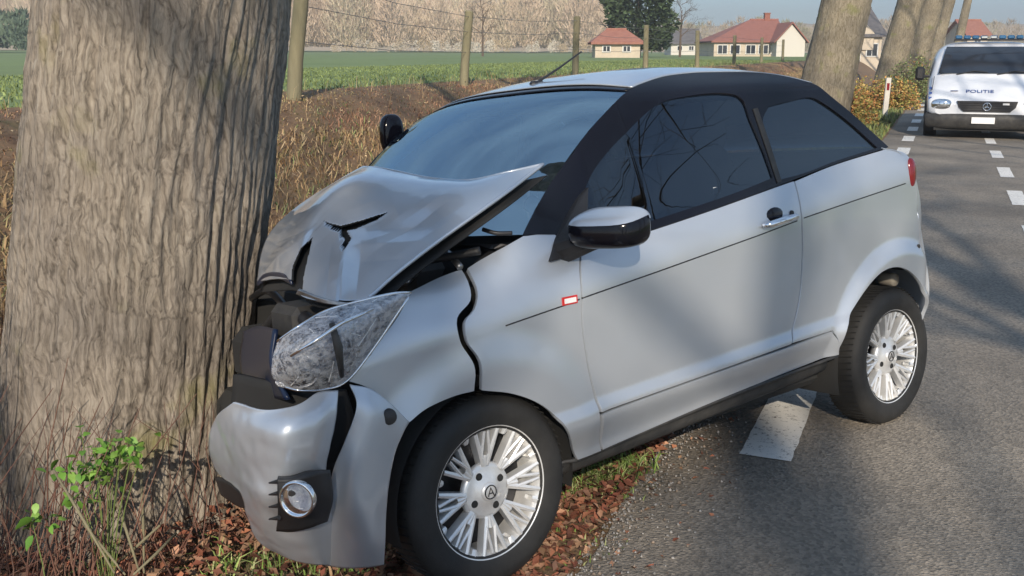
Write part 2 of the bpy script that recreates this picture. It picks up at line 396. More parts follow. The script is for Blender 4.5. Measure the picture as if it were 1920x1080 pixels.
# ------------------------------------------------------------------ bark and trees
def bark_mat(name, c1, c2, c3, stretch=(1, 1, .16), sc=22, bump=1.0, moss=None):
    m = mat(name, c2, rough=.92)
    n, l = m.node_tree.nodes, m.node_tree.links; b = n['Principled BSDF']
    tc = n.new('ShaderNodeTexCoord'); mp = n.new('ShaderNodeMapping'); mp.inputs['Scale'].default_value = stretch
    l.new(tc.outputs['Object'], mp.inputs[0])
    wv = n.new('ShaderNodeTexNoise'); wv.inputs['Scale'].default_value = 6; wv.inputs['Detail'].default_value = 3
    l.new(tc.outputs['Object'], wv.inputs[0])
    mxv = n.new('ShaderNodeMix'); mxv.data_type = 'RGBA'; mxv.blend_type = 'LINEAR_LIGHT'; mxv.inputs[0].default_value = .04
    l.new(mp.outputs[0], mxv.inputs[6]); l.new(wv.outputs['Color'], mxv.inputs[7])
    vo = n.new('ShaderNodeTexVoronoi'); vo.feature = 'DISTANCE_TO_EDGE'; vo.inputs['Scale'].default_value = sc
    l.new(mxv.outputs[2], vo.inputs['Vector'])
    nz = n.new('ShaderNodeTexNoise'); nz.inputs['Scale'].default_value = sc * 1.6; nz.inputs['Detail'].default_value = 8; nz.inputs['Roughness'].default_value = .72
    l.new(mxv.outputs[2], nz.inputs[0])
    big = n.new('ShaderNodeTexNoise'); big.inputs['Scale'].default_value = 2.2; big.inputs['Detail'].default_value = 5
    l.new(tc.outputs['Object'], big.inputs[0])
    e = n.new('ShaderNodeMapRange'); e.inputs[1].default_value = 0; e.inputs[2].default_value = .22; l.new(vo.outputs['Distance'], e.inputs[0])
    hh = n.new('ShaderNodeMath'); hh.operation = 'MULTIPLY_ADD'; hh.inputs[1].default_value = .16
    l.new(e.outputs[0], hh.inputs[0]); l.new(nz.outputs['Fac'], hh.inputs[2])
    cr = n.new('ShaderNodeValToRGB'); el = cr.color_ramp.elements; el.new(.5)
    for k, (p, c) in enumerate(((.40, c1), (.56, c2), (.74, c3))): el[k].position = min(p, 1); el[k].color = (*c, 1)
    l.new(hh.outputs[0], cr.inputs[0])
    last = cr.outputs[0]
    mx = n.new('ShaderNodeMix'); mx.data_type = 'RGBA'; mx.blend_type = 'MULTIPLY'; mx.inputs[0].default_value = .6
    rr = n.new('ShaderNodeValToRGB'); rr.color_ramp.elements[0].position = .35; rr.color_ramp.elements[1].position = .65
    rr.color_ramp.elements[0].color = (.62, .58, .56, 1); rr.color_ramp.elements[1].color = (1.2, 1.15, 1.05, 1)
    l.new(big.outputs['Fac'], rr.inputs[0]); l.new(last, mx.inputs[6]); l.new(rr.outputs[0], mx.inputs[7]); last = mx.outputs[2]
    if moss:
        ms = n.new('ShaderNodeTexNoise'); ms.inputs['Scale'].default_value = 3.4; ms.inputs['Detail'].default_value = 4; ms.noise_dimensions = '4D'; ms.inputs['W'].default_value = 2.3
        l.new(tc.outputs['Object'], ms.inputs[0])
        mr = n.new('ShaderNodeMapRange'); mr.inputs[1].default_value = .60; mr.inputs[2].default_value = .70; mr.inputs[4].default_value = .55
        l.new(ms.outputs['Fac'], mr.inputs[0])
        m2 = n.new('ShaderNodeMix'); m2.data_type = 'RGBA'; l.new(mr.outputs[0], m2.inputs[0]); l.new(last, m2.inputs[6]); m2.inputs[7].default_value = (*moss, 1)
        last = m2.outputs[2]
    l.new(last, b.inputs['Base Color'])
    bp = n.new('ShaderNodeBump'); bp.inputs['Strength'].default_value = bump; bp.inputs['Distance'].default_value = .012
    l.new(hh.outputs[0], bp.inputs['Height']); l.new(bp.outputs[0], b.inputs['Normal'])
    return m
M['bark'] = bark_mat('grey_brown_bark', (.125, .108, .09), (.265, .232, .195), (.38, .34, .29), stretch=(1, 1, .14), sc=48, bump=1.0, moss=(.27, .25, .08))
M['bark_far'] = bark_mat('mossy_bark', (.11, .095, .065), (.20, .175, .13), (.27, .24, .19), sc=30, bump=.45, moss=(.16, .17, .05))
M['twig'] = mat('twig_bark', (.11, .08, .06), rough=.9)

def trunk_mesh(name, base, top, r0, r1, m, parent, nu=260, nv=420, h=3.6, flare=.35, relief=.010, seed=0.0, lobes=5):
    """tapering trunk with root flare and furrowed relief; base, top are local points"""
    base, top = np.array(base, float), np.array(top, float)
    u = np.linspace(0, 2 * np.pi, nu, endpoint=False)
    V = np.zeros((nv, nu, 3)); ax = top - base; L = np.linalg.norm(ax)
    for i in range(nv):
        f = (i / (nv - 1)); c = base + ax * f; z = f * L
        fl = flare * math.exp(-z / .38)
        rr = r0 + (r1 - r0) * f
        for j in range(nu):
            a = u[j]; ca, sa = math.cos(a), math.sin(a)
            r = rr * (1 + fl * (.7 + .5 * math.sin(lobes * a + seed + 1.1)) + .03 * math.sin(2 * a + seed) )
            if relief:
                wob = .9 * noise.noise((ca * 1.3, sa * 1.3, z * .8 + seed))
                r += rr * .10 * noise.noise((ca * 1.6, sa * 1.6, z * .55 + seed))
                p = (ca * 9.5 + wob, sa * 9.5 + wob, z * 2.4 + seed)
                n1 = noise.noise(p); n2 = noise.noise((p[0] * 2.3, p[1] * 2.3, p[2] * 1.9))
                r += relief * (1.2 * (1 - 2 * abs(n1)) + .7 * (1 - 2 * abs(n2)))
            V[i, j] = c + np.array([ca * r, sa * r, 0])
    idx = np.arange(nv * nu).reshape(nv, nu)
    a = idx[:-1]; b = idx[1:]
    Fq = np.stack([a, np.roll(a, -1, 1), np.roll(b, -1, 1), b], -1).reshape(-1, 4)
    return np_mesh(name, V.reshape(-1, 3), Fq, m, parent, smooth=True)

def grow(seed, height, r0, spread=1.0, lean=(0, 0), levels=4, start=.35, cnt=(9, 5, 4, 3)):
    """bare winter branching: returns tube arrays (V, F)"""
    rg = random.Random(seed); segs = []
    def branch(p, d, L, r, lev):
        n = 5 if lev < 3 else 3; pts = [p.copy()]; rs = [r]; dd = d.copy()
        for i in range(n):
            dd = (dd + Vector((rg.gauss(0, .13), rg.gauss(0, .13), rg.gauss(.05, .09)))).normalized()
            pts.append(pts[-1] + dd * L / n); rs.append(r * (1 - .8 * (i + 1) / n) + .002)
        segs.append((pts, rs, 6 if lev < 2 else (4 if lev < 3 else 3)))
        if lev < levels:
            for k in range(cnt[lev]):
                f = rg.uniform(.3, .98); i = min(int(f * n), n - 1); q = pts[i].lerp(pts[i + 1], f * n - i)
                base = (pts[i + 1] - pts[i]).normalized(); sd = base.orthogonal().normalized()
                sd.rotate(Matrix.Rotation(rg.uniform(0, 6.28), 3, base)); ang = rg.uniform(.45, 1.0)
                nd = (base * math.cos(ang) + sd * math.sin(ang) * spread).normalized()
                branch(q, nd, L * rg.uniform(.42, .62), rs[i] * rg.uniform(.4, .6), lev + 1)
    top = Vector((lean[0], lean[1], height))
    for k in range(cnt[0]):
        f = start + (1 - start) * (k + .5) / cnt[0]; a = k * 2.4 + rg.uniform(-.3, .3); el = rg.uniform(.35, .95)
        d = Vector((math.cos(a) * math.cos(el), math.sin(a) * math.cos(el), math.sin(el)))
        branch(top * f, d, height * .5 * (1.15 - f * .5), r0 * .42 * (1.1 - f * .6), 1)
    b = MB()
    for pts, rs, n in segs: b.tube(pts, rs, n, cap=False)
    return b

# big tree the car ran into
TX, TY = at(196, 870, 3.42)[:2]; TZ = -.16
big = empty('roadside_tree', (TX, TY, TZ))
tag(big, 'thick furrowed tree trunk at the left that the silver car has hit', 'tree')
lean = at(300, 0, 3.36); LX, LY = lean[0] - TX, lean[1] - TY
# axis measured low and high on the trunk
hz = lean[2] - TZ
trunk_mesh('trunk', (0, 0, -.15), (LX / hz * 4.2, LY / hz * 4.2, 4.2), .376, .344, M['bark'], big, nu=420, nv=640, flare=.30, relief=.011, seed=1.7)
g = grow(11, 9.5, .36, cnt=(7, 4, 3, 2), start=.5, lean=(LX / hz * 9.5, 0)); 
g.tube([(LX / hz * 4.15, 0, 4.15), (LX / hz * 7, 0, 7), (LX / hz * 9.5, 0, 9.5)], [.40, .22, .05], 12)
g.build('crown', M['twig'], big, smooth=True)

# row of leaning trees along the same verge
def row_tree(px0, y0, px1, y1, Y, wpx, seed, label, first=[None]):
    b = at(px0, y0, Y); b[2] = ground(b[0], b[1]); tp = at(px1, y1, Y + .2)
    r = wpx / 2 / F_PX * Y * .93
    root = empty('leaning_tree', (b[0], b[1], b[2] - .05)); tag(root, label, 'tree', 'trees leaning over the verge beyond the car')
    dx, dz = tp[0] - b[0], tp[2] - b[2]; k = 7.0 / dz
    trunk_mesh('trunk', (0, 0, -.2), (dx * k, .0, 7.0), r * 1.05, r * .72, M['bark_far'], root, nu=72, nv=120, flare=.45, relief=.02, seed=seed, lobes=4)
    g = grow(int(seed * 10), 13, r, cnt=(7, 5, 4, 3), start=.52, lean=(dx * 13 / dz * .75, 0))
    g.tube([(dx * k, 0, 6.9), (dx * k + 1, 0, 9), (dx * k + 1.5, 0, 13)], [r * .72, r * .4, .05], 8)
    g.build('crown', M['twig'], root, smooth=True)
    return root
row_tree(1530, 190, 1577, 0, 19.5, 96, 2.1, 'nearest tall mossy tree leaning right just behind the roof of the silver car')
row_tree(1652, 170, 1700, 0, 31.0, 50, 3.3, 'second leaning tree, its base behind the white reflector post')
row_tree(1703, 165, 1742, 0, 38.0, 46, 4.7, 'third leaning tree with a forked furrowed trunk, close to the second')
row_tree(1733, 150, 1776, 0, 50.0, 24, 5.9, 'narrower leaning tree just left of the white van')
row_tree(1783, 120, 1812, 0, 66.0, 16, 7.3, 'thinnest dark tree rising behind the roof of the white van')

# trees across the road, behind the viewer: they throw the shadows and stand in the window reflections
opp = []
proto = empty('roadside_lime', (0, 0, 0))
tag(proto, 'bare winter tree on the opposite side of the road, out of the picture', 'tree', 'bare trees across the road')
trunk_mesh('trunk', (0, 0, -.2), (.15, 0, 7.5), .30, .2, M['bark_far'], proto, nu=40, nv=60, flare=.4, relief=.01, seed=8.8)
g = grow(5, 13, .24, cnt=(8, 5, 4, 2), start=.42, lean=(.25, 0)); g.tube([(.15, 0, 7.4), (.2, 0, 10), (.25, 0, 13)], [.2, .12, .04], 8)
g.build('crown', M['twig'], proto, smooth=True)
for i, (x, y, rz) in enumerate([(.55, -15.2, 0), (-3.05, -25.5, 1.3), (2.95, -9.8, 2.2), (8.7, 2.7, 4.0), (10.2, -.6, 5.1), (12.9, 11.6, 1.1), (16.2, 19.8, .6), (-.30, -17.6, 3.0), (-7.2, -35, 2.5)]):
    o = proto if i == 0 else copy_tree(proto)
    o.location = (x, y, ground(x, y)); o.rotation_euler.z = rz
    if i == 7: o.scale = (1.1, 1.1, 1.35)  # extra unseen tree, added and stretched tall to shade front wheel and bumper
    if i in (3, 4): o.scale = (.8, .8, .72)
# ------------------------------------------------------------------ fence, houses, woods behind
M['post_wood'] = mat('weathered_post', (.3, .27, .17), rough=.9, var=[(.13, .115, .07), (.25, .225, .14)], scale=5, bump=.5, bscale=30, stretch=(1, 1, .2))
M['wire'] = mat('fence_wire', (.25, .24, .23), rough=.6, metal=.6)
POSTS = [(548, 195, 570, -60, 11.6, 'thick leaning fence post right beside the big trunk'),
         (868, 152, 880, 20, 16.0, 'leaning fence post above the windscreen of the silver car'),
         (1078, 140, 1082, 30, 21.2, 'upright fence post behind the car aerial'),
         (1210, 132, 1212, 47, 26.4, 'fence post in front of the evergreen, just right of the red shed'),
         (1307, 128, 1308, 57, 32.3, 'dark fence post left of the large red roofed house'),
         (1376, 125, 1378, 66, 38.9, 'fence post in front of the left end of the red roofed house'),
         (1427, 122, 1429, 70, 45.5, 'fence post in front of the middle of the red roofed house'),
         (1467, 120, 1469, 74, 52.0, 'farthest fence post in front of the white gable')]
tops = []
for (x0, y0, x1, y1, Y, lab) in POSTS:
    b = at(x0, y0, Y); gz = ground(b[0], b[1]); tp = at(x1, y1, Y)
    root = empty('fence_post', (b[0], b[1], gz)); tag(root, lab, 'fence post', 'wooden fence posts along the field')
    dx, h = tp[0] - b[0], tp[2] - gz
    rr = .088 if Y < 12 else .07
    m_ = MB(); m_.tube([(0, 0, -.3), (dx * .3, 0, h * .3), (dx * .65, .01, h * .65), (dx * .98, 0, h * .985), (dx, 0, h)], [rr, rr * .97, rr * .95, rr * .93, rr * .7], 12)
    m_.build('post', M['post_wood'], root, smooth=True, auto=40)
    tops.append(np.array([b[0], b[1], gz]) + np.array([dx, 0, h]) * 0)
    tops[-1] = (np.array([b[0], b[1], gz]), dx, h)
w = MB()
for i in range(len(tops) - 1):
    for f in (.45, .72, .92):
        a = tops[i][0] + np.array([tops[i][1] * f, -.07, tops[i][2] * f]); c = tops[i + 1][0] + np.array([tops[i + 1][1] * f, -.07, tops[i + 1][2] * f])
        mid = (a + c) / 2 - np.array([0, 0, .04]); w.tube([a, mid, c], .004, 4)
tag(w.build('fence_wire', M['wire']), 'thin sagging wires strung between the wooden fence posts', 'fence wire')

M['roof_red'] = mat('red_roof_tiles', (.27, .11, .08), rough=.85, var=[(.22, .09, .07), (.31, .13, .1)], scale=3)
M['roof_red2'] = mat('orange_red_roof', (.3, .13, .1), rough=.85, var=[(.25, .1, .075), (.34, .155, .11)], scale=3)
M['roof_grey'] = mat('grey_roof_tiles', (.12, .11, .115), rough=.85, var=[(.09, .085, .09), (.15, .14, .14)], scale=3)
M['cream'] = mat('cream_wall', (.5, .43, .34), rough=.9, var=[(.44, .38, .3), (.56, .48, .38)], scale=1.5)
M['white_wall'] = mat('white_wall', (.58, .55, .5), rough=.9)
M['pane'] = mat('window_pane', (.03, .035, .045), rough=.1, coat=.5)
M['frame'] = mat('white_frame', (.6, .6, .58), rough=.5)
M['brick'] = mat('red_brick_chimney', (.25, .1, .07), rough=.9)
def house(name, label, x0, x1, ybase, Y, eave, ridge, depth, roof, wall, hip0=0, hip1=0, windows=(), chim=None, rz=0, cat='house'):
    """x0..x1 measured ends of the front wall; local x along the front"""
    a = at(x0, ybase, Y); b = at(x1, ybase, Y); L = b[0] - a[0]; gz = min(a[2], ground((a[0] + b[0]) / 2, a[1]) + .3)
    root = empty(name, ((a[0] + b[0]) / 2, a[1], a[2])); root.rotation_euler.z = rz; tag(root, label, cat)
    m_ = MB(); h = L / 2
    V = [(-h, 0, -1.5), (h, 0, -1.5), (h, depth, -1.5), (-h, depth, -1.5), (-h, 0, eave), (h, 0, eave), (h, depth, eave), (-h, depth, eave)]
    Fc = [(0, 1, 5, 4), (1, 2, 6, 5), (2, 3, 7, 6), (3, 0, 4, 7)]
    V += [(-h + hip0, depth / 2, ridge - .06), (h - hip1, depth / 2, ridge - .06)]
    if hip0 == 0: Fc.append((4, 7, 8))
    if hip1 == 0: Fc.append((5, 9, 6))
    m_.add(V, Fc); m_.build('wall', wall, root)
    r_ = MB(); o_ = .35; e = eave - .12
    P = [(-h - o_, -o_, e), (h + o_, -o_, e), (h + o_, depth + o_, e), (-h - o_, depth + o_, e), (-h + hip0 - (0 if hip0 else o_), depth / 2, ridge), (h - hip1 + (0 if hip1 else o_), depth / 2, ridge)]
    P2 = [(p[0], p[1], p[2] + .14) for p in P]
    n = len(P); allp = P + P2
    fs = [(0, 1, 5, 4), (2, 3, 4, 5), (3, 0, 4), (1, 2, 5)]
    if hip0 == 0: fs = [f for f in fs if f != (3, 0, 4)]
    if hip1 == 0: fs = [f for f in fs if f != (1, 2, 5)]
    Fr = [tuple(i + n for i in f) for f in fs] + [f[::-1] for f in fs] + [(0, 1, n + 1, n), (1, 5, n + 5, n + 1), (5, 2, n + 2, n + 5), (2, 3, n + 3, n + 2), (3, 4, n + 4, n + 3), (4, 0, n, n + 4)]
    r_.add(allp, Fr); ro = r_.build('roof', roof, root)
    r2 = MB(); r2.tube([allp[n + 4], allp[n + 5]], .11, 6); r2.build('ridge', roof, ro)
    for (wx, wz, ww, wh) in windows:
        fr = MB().box((wx * L, -.03, wz), (ww + .16, .08, wh + .16)).build('window', M['frame'], root)
        MB().box((wx * L - ww / 4 - .01, -.08, wz), (ww / 2 - .04, .03, wh)).box((wx * L + ww / 4 + .01, -.08, wz), (ww / 2 - .04, .03, wh)).build('pane', M['pane'], fr)
    if chim is not None:
        MB().box((chim * L, depth / 2, ridge + .25), (.55, .55, 1.0)).box((chim * L, depth / 2, ridge + .78), (.65, .65, .1)).build('chimney', M['brick'], ro)
    return root
house('shed', 'small shed with a bright orange red roof left of the evergreen', 1116, 1200, 98, 78, .7, 1.55, 3.0, M['roof_red2'], M['cream'], .9, .9, windows=((-.25, .25, .5, .35), (.2, .25, .5, .35)), cat='shed')
hb = house('farmhouse', 'large low house with a long brick red roof and cream walls', 1338, 1470, 106, 105, 1.5, 3.6, 9, M['roof_red'], M['cream'], 4.5, 0, windows=((-.38, .7, .9, .8), (-.2, .7, .9, .8), (.02, .7, .9, .8), (.2, .7, .9, .8), (.38, .7, .9, .8)), chim=.38)
# white gabled wing of the farmhouse
a = at(1455, 106, 103); L = 2.8
wg = MB(); wg.add([(0, 0, -1), (L, 0, -1), (L, 0, 1.6), (L / 2, 0, 3.1), (0, 0, 1.6), (0, 6, -1), (L, 6, -1), (L, 6, 1.6), (L / 2, 6, 3.1), (0, 6, 1.6)],
   [(0, 1, 2, 3, 4), (5, 9, 8, 7, 6), (1, 6, 7, 2), (0, 4, 9, 5)])
wl = wg.build('gable_wing', M['white_wall'], hb); wl.location = (a[0] - hb.location.x, a[1] - hb.location.y, 0)
rf = MB(); 
for sx in (0, 1):
    e0 = (-.3, -.3, 1.3) if sx == 0 else (L + .3, -.3, 1.3); r0 = (L / 2, -.3, 3.2); t_ = .14
    pp = [e0, r0, (r0[0], 6.2, r0[2]), (e0[0], 6.2, e0[2])]; rf.add(pp + [(p[0], p[1], p[2] + t_) for p in pp], [(0, 1, 2, 3), (4, 7, 6, 5), (0, 4, 5, 1), (0, 3, 7, 4)])
rf.build('wing_roof', M['roof_red'], wl)
hc = house('villa', 'tall cream house with a dark grey roof between the leaning trees', 1592, 1650, 118, 82, 2.1, 4.2, 8, M['roof_grey'], M['cream'], 0, 0, windows=((.2, 1.0, .8, .9), (-.33, .4, .7, .9)), chim=.3)
d_ = MB(); d_.add([(0, 0, 1.0), (1.7, 0, 1.0), (1.7, 0, 2.3), (.85, 0, 3.1), (0, 0, 2.3), (0, 3.2, 1), (1.7, 3.2, 1), (1.7, 3.2, 2.3), (.85, 3.2, 3.1), (0, 3.2, 2.3)],
   [(0, 1, 2, 3, 4), (1, 6, 7, 2), (2, 7, 8, 3), (3, 8, 9, 4), (0, 4, 9, 5), (0, 5, 6, 1)])
dm = d_.build('dormer', M['cream'], hc); dm.location = (-1.15, -.15, 0)
house('cottage', 'far small cream cottage behind the roof of the white van', 1812, 1850, 92, 120, 1.6, 3.2, 6, M['roof_red2'], M['cream'], 0, 0, windows=((0, .7, .7, .7),))
house('outbuilding', 'low grey roofed outbuilding between the evergreen and the red roofed house', 1258, 1312, 96, 140, 1.0, 2.8, 6, M['roof_grey'], M['white_wall'], 1, 0, windows=((-.2, .4, .6, .5), (.2, .4, .6, .5)))

# distant hills and woods
M['far_wood'] = mat('distant_winter_wood', (.36, .29, .22), rough=1, attr='Col', spec=.1)
M['hill'] = mat('distant_hill', (.3, .26, .2), rough=1, var=[(.25, .22, .17), (.34, .28, .22), (.28, .27, .19)], scale=.01, spec=.1)
V = []; Fc = []; N = 260
for i in range(N):
    px = -900 + 3900 * i / (N - 1); Yd = 520
    base = at(px, 95, Yd)
    hgt = 15 + 4 * noise.noise((px * .002, 0, 0)) + 2.2 * noise.noise((px * .011, 3, 0)) + .9 * noise.noise((px * .05, 9, 0)) + .5 * noise.noise((px * .17, 9, 4))
    hgt *= lerp(px, [-1600, 500, 1100, 1280, 1900, 3600], [1.2, 1.1, 1.0, .98, .95, 1])
    V += [(base[0], Yd, -3), (base[0], Yd, hgt * .8), (base[0] * 1.04, Yd + 25, hgt + 1.0), (base[0] * 1.3, Yd + 200, hgt + 3)]
    if i: 
        for k in range(3): Fc.append((4 * i - 4 + k, 4 * i + k, 4 * i + k + 1, 4 * i - 3 + k))
tag(mesh('hills', V, Fc, M['hill']), 'low beige wooded hills on the horizon', kind='structure')
def wood(name, n, xr, Yr, hr, colr, seed, per=240, tw=.10):
    rr = np.random.default_rng(seed); VV = []; CC = []
    for k in range(n):
        Y = rr.uniform(*Yr); px = rr.uniform(*xr); b = at(px, 95, Y); x0 = b[0]; h = rr.uniform(*hr)
        gz = float(ground_q(rq(x0, Y))) if True else 2
        m_ = per; ph = rr.uniform(0, 2 * np.pi, m_); f = rr.uniform(.05, 1, m_) ** .8
        w_ = h * .38 * np.sin(np.clip(f, .08, .97) * np.pi) ** .6; rad = np.sqrt(rr.uniform(0, 1, m_)) * w_
        c = np.stack([x0 + np.cos(ph) * rad, Y + np.sin(ph) * rad, gz + f * h], 1)
        d = np.stack([np.cos(ph) * .45, np.sin(ph) * .45, np.full(m_, 1.0)], 1) + rr.normal(0, .22, (m_, 3))
        d /= np.linalg.norm(d, axis=1)[:, None]; ln = h * rr.uniform(.05, .17, (m_, 1))
        sd = np.cross(d, rr.normal(0, 1, (m_, 3))); sd /= np.linalg.norm(sd, axis=1)[:, None]
        wdt = h * tw * .1 * rr.uniform(.6, 2.2, (m_, 1))
        VV.append(np.stack([c - sd * wdt, c + sd * wdt, c + d * ln], 1).reshape(-1, 3))
        col = np.array(colr[rr.integers(len(colr))]) * rr.uniform(.9, 1.1)
        CC.append(np.repeat(col[None] * rr.uniform(.85, 1.15, (m_, 1)), 3, 0))
    VV = np.concatenate(VV); CC = np.concatenate(CC); Fq = np.arange(len(VV)).reshape(-1, 3)
    return np_mesh(name, VV, Fq, M['far_wood'], None, CC)
tag(wood('woods', 420, (-250, 1150), (230, 330), (11, 15), [(.60, .47, .35), (.56, .43, .32), (.62, .50, .37), (.54, .43, .33), (.54, .47, .33)], 1, per=1100, tw=.035), 'beige bare winter wood beyond the green field', 'wood', kind='stuff')
tag(wood('woods', 170, (1230, 2100), (240, 420), (5, 9), [(.4, .33, .25), (.36, .29, .22), (.3, .28, .18)], 2, per=420, tw=.06), 'low hazy wood behind the houses at the right', 'wood', kind='stuff')
tag(wood('woods', 60, (-300, 60), (120, 150), (3, 6), [(.12, .16, .11), (.1, .14, .1)], 3, per=260, tw=.25), 'dark green thicket at the field edge left of the trunk', 'wood', kind='stuff')
tag(wood('hedge', 90, (620, 1130), (190, 210), (1.2, 2.6), [(.5, .42, .33), (.42, .33, .22), (.55, .5, .42)], 4, per=120, tw=.3), 'pale scrubby hedge along the far edge of the field', 'hedge', kind='stuff')

# evergreen beside the shed
M['needle'] = mat('evergreen_foliage', (.035, .06, .025), rough=.8, attr='Col', spec=.2)
ev = empty('evergreen_tree', at(1195, 98, 86)); tag(ev, 'dense dark evergreen tree towering behind the small red shed', 'tree')
MB().tube([(0, 0, -1), (0, 0, 3), (.1, 0, 7.5)], [.3, .22, .05], 8).build('trunk', M['twig'], ev)
rr = np.random.default_rng(5); m_ = 9000
f = rr.uniform(0, 1, m_); ph = rr.uniform(0, 2 * np.pi, m_)
lob = 1 + .22 * np.sin(3 * ph + 9 * f) + .15 * np.sin(5 * ph - 14 * f)
w_ = 2.45 * np.clip(np.interp(f, [0, .1, .5, .8, 1], [.8, 1, 1, .75, .15]), 0, 1) * lob; rad = w_ * rr.uniform(.35, 1, m_) ** .5
c = np.stack([np.cos(ph) * rad, np.sin(ph) * rad, .2 + f * 8.2], 1)
d = np.stack([np.cos(ph), np.sin(ph), rr.normal(.1, .4, m_)], 1) + rr.normal(0, .3, (m_, 3)); d /= np.linalg.norm(d, axis=1)[:, None]
sd = np.cross(d, rr.normal(0, 1, (m_, 3))); sd /= np.linalg.norm(sd, axis=1)[:, None]
VV = np.stack([c - sd * .13, c + sd * .13, c + d * .45], 1).reshape(-1, 3)
cl = np.repeat(np.array([[.05, .075, .035]]) * rr.uniform(.5, 1.5, (m_, 1)), 3, 0)
np_mesh('crown', VV, np.arange(len(VV)).reshape(-1, 3), M['needle'], ev, cl)

# small bare trees beside the evergreen
for (px, lab, sd_) in ((1275, 'small bare tree right beside the dark evergreen', 21), (1145, 'thin bare tree just left of the dark evergreen', 22), (905, 'round bare tree behind the second fence post', 23)):
    b = at(px, 97, 92); rt_ = empty('bare_tree', b); tag(rt_, lab, 'tree', 'small bare trees behind the field')
    MB().tube([(0, 0, -.6), (0, 0, 1.4), (0.05, 0, 3.6)], [.12, .09, .03], 6).build('trunk', M['twig'], rt_)
    grow(sd_, 4.2, .12, cnt=(9, 5, 4, 2), start=.25).build('crown', M['twig'], rt_)

# reflector post
a = at(1658, 216, 24.0); rp = empty('reflector_post', (a[0], a[1], ground(a[0], a[1])))
tag(rp, 'white roadside reflector post standing in grass before the leaning trees', 'reflector post')
m_ = MB(); m_.prism([(-.055, -.04), (.055, -.04), (.06, .0), (.03, .06), (-.03, .06), (-.06, 0)], (0, 0, -.1), (1, 0, 0), (0, 1, 0), (.03, 0, 1.02))
pb = m_.build('post', M['white_wall'], rp)
MB().box((.02, -.045, .72), (.06, .01, .16)).build('reflector', M['red_lens'], rp)
# ------------------------------------------------------------------ the silver microcar, built in its own axes: s rearward, d inward, z up
MID = .72
car = bpy.data.objects.new('microcar', None); COL.objects.link(car); car.empty_display_size = .2
car.matrix_world = Matrix(((CU[0], CN[0], CW[0], CO[0]), (CU[1], CN[1], CW[1], CO[1]), (CU[2], CN[2], CW[2], CO[2]), (0, 0, 0, 1)))
tag(car, 'small silver two-door microcar with crushed bonnet and nose against the tree', 'car')

def belt(s): return lerp(s, [-.5, -.2, .05, .15, .34, .63, 1.27, 1.95, 2.1], [.77, .81, .845, .868, .893, .936, 1.017, 1.107, 1.12])
def crease(s): return lerp(s, [-.5, .05, .34, 1.147, 2.08, 2.4], [.69, .736, .768, .856, .96, .99])
def rocker(s): return lerp(s, [0, .4, 1.56, 2.2], [.405, .416, .463, .48])
def sstep(x, a, b):
    t = min(1, max(0, (x - a) / (b - a))); return t * t * (3 - 2 * t)
def side_d(s, z):
    c, b, rk = crease(s), belt(s), rocker(s)
    if z <= c:
        u = (c - z) / max(.05, c - rk); d = -.030 + .024 * min(1, u) ** 1.6 + .006 * math.sin(min(1, u) * math.pi)
        if z < rk + .05:
            d -= .014 * sstep(z, rk + .05, rk + .005)
        if z < rk - .005: d += .030 * sstep(z, rk - .005, rk - .11)
    else:
        u = (z - c) / (b - c); d = -.030 + .033 * min(u, 1) ** 2
    if z > b:
        k = lerp(s, [.05, .3, .5, .7], [1.15, .95, .5, .40]); t = z - b
        e1 = .035 * (1 - math.exp(-t / .035)); d += (.066 / (b - c)) * e1 + k * (t - e1) + 2.2 * max(0, z - 1.33) ** 1.5
    for sc, r0, r1, am in ((2.027, .405, .48, .030), (0.0, .345, .47, .022)):
        r = math.hypot(s - sc, z - .275)
        if r < r1: d -= am * sstep(r, r1, r0) * sstep(z, .2, .42)
    if s < -.15: d += .30 * (s + .15) ** 2
    if s > 2.17: d += 4.0 * (s - 2.17) ** 2
    # shallow ripples of the pushed-back front wing
    if s < .1: d += .007 * sstep(s, .1, -.1) * math.sin(9 * (z * 1.5 + s) + 1.2)
    return d
def side_pt(x, y):
    r = sight(x, y); rn = r @ CN; c0 = (CAMP - CO) @ CN
    def P(v):
        p = CAMP + r * ((v - c0) / rn) - CO; return p @ CU, p @ CW
    best = None; lo = -.12; q = P(lo); f0 = lo - side_d(*q)
    for i in range(1, 90):
        v = -.12 + i * .006; q = P(v); f = v - side_d(*q)
        if best is None or abs(f) < best[0]: best = (abs(f), v)
        if f0 <= 0 < f:
            hi = v
            for _ in range(18):
                m_ = (lo + hi) / 2
                if m_ - side_d(*P(m_)) > 0: hi = m_
                else: lo = m_
            return P(hi)
        lo, f0 = v, f
    return P(best[1])
def side_n(s, z):
    e = .004; a = (side_d(s + e, z) - side_d(s - e, z)) / (2 * e); b = (side_d(s, z + e) - side_d(s, z - e)) / (2 * e)
    n = Vector((a, -1, b)); n.normalize(); return n
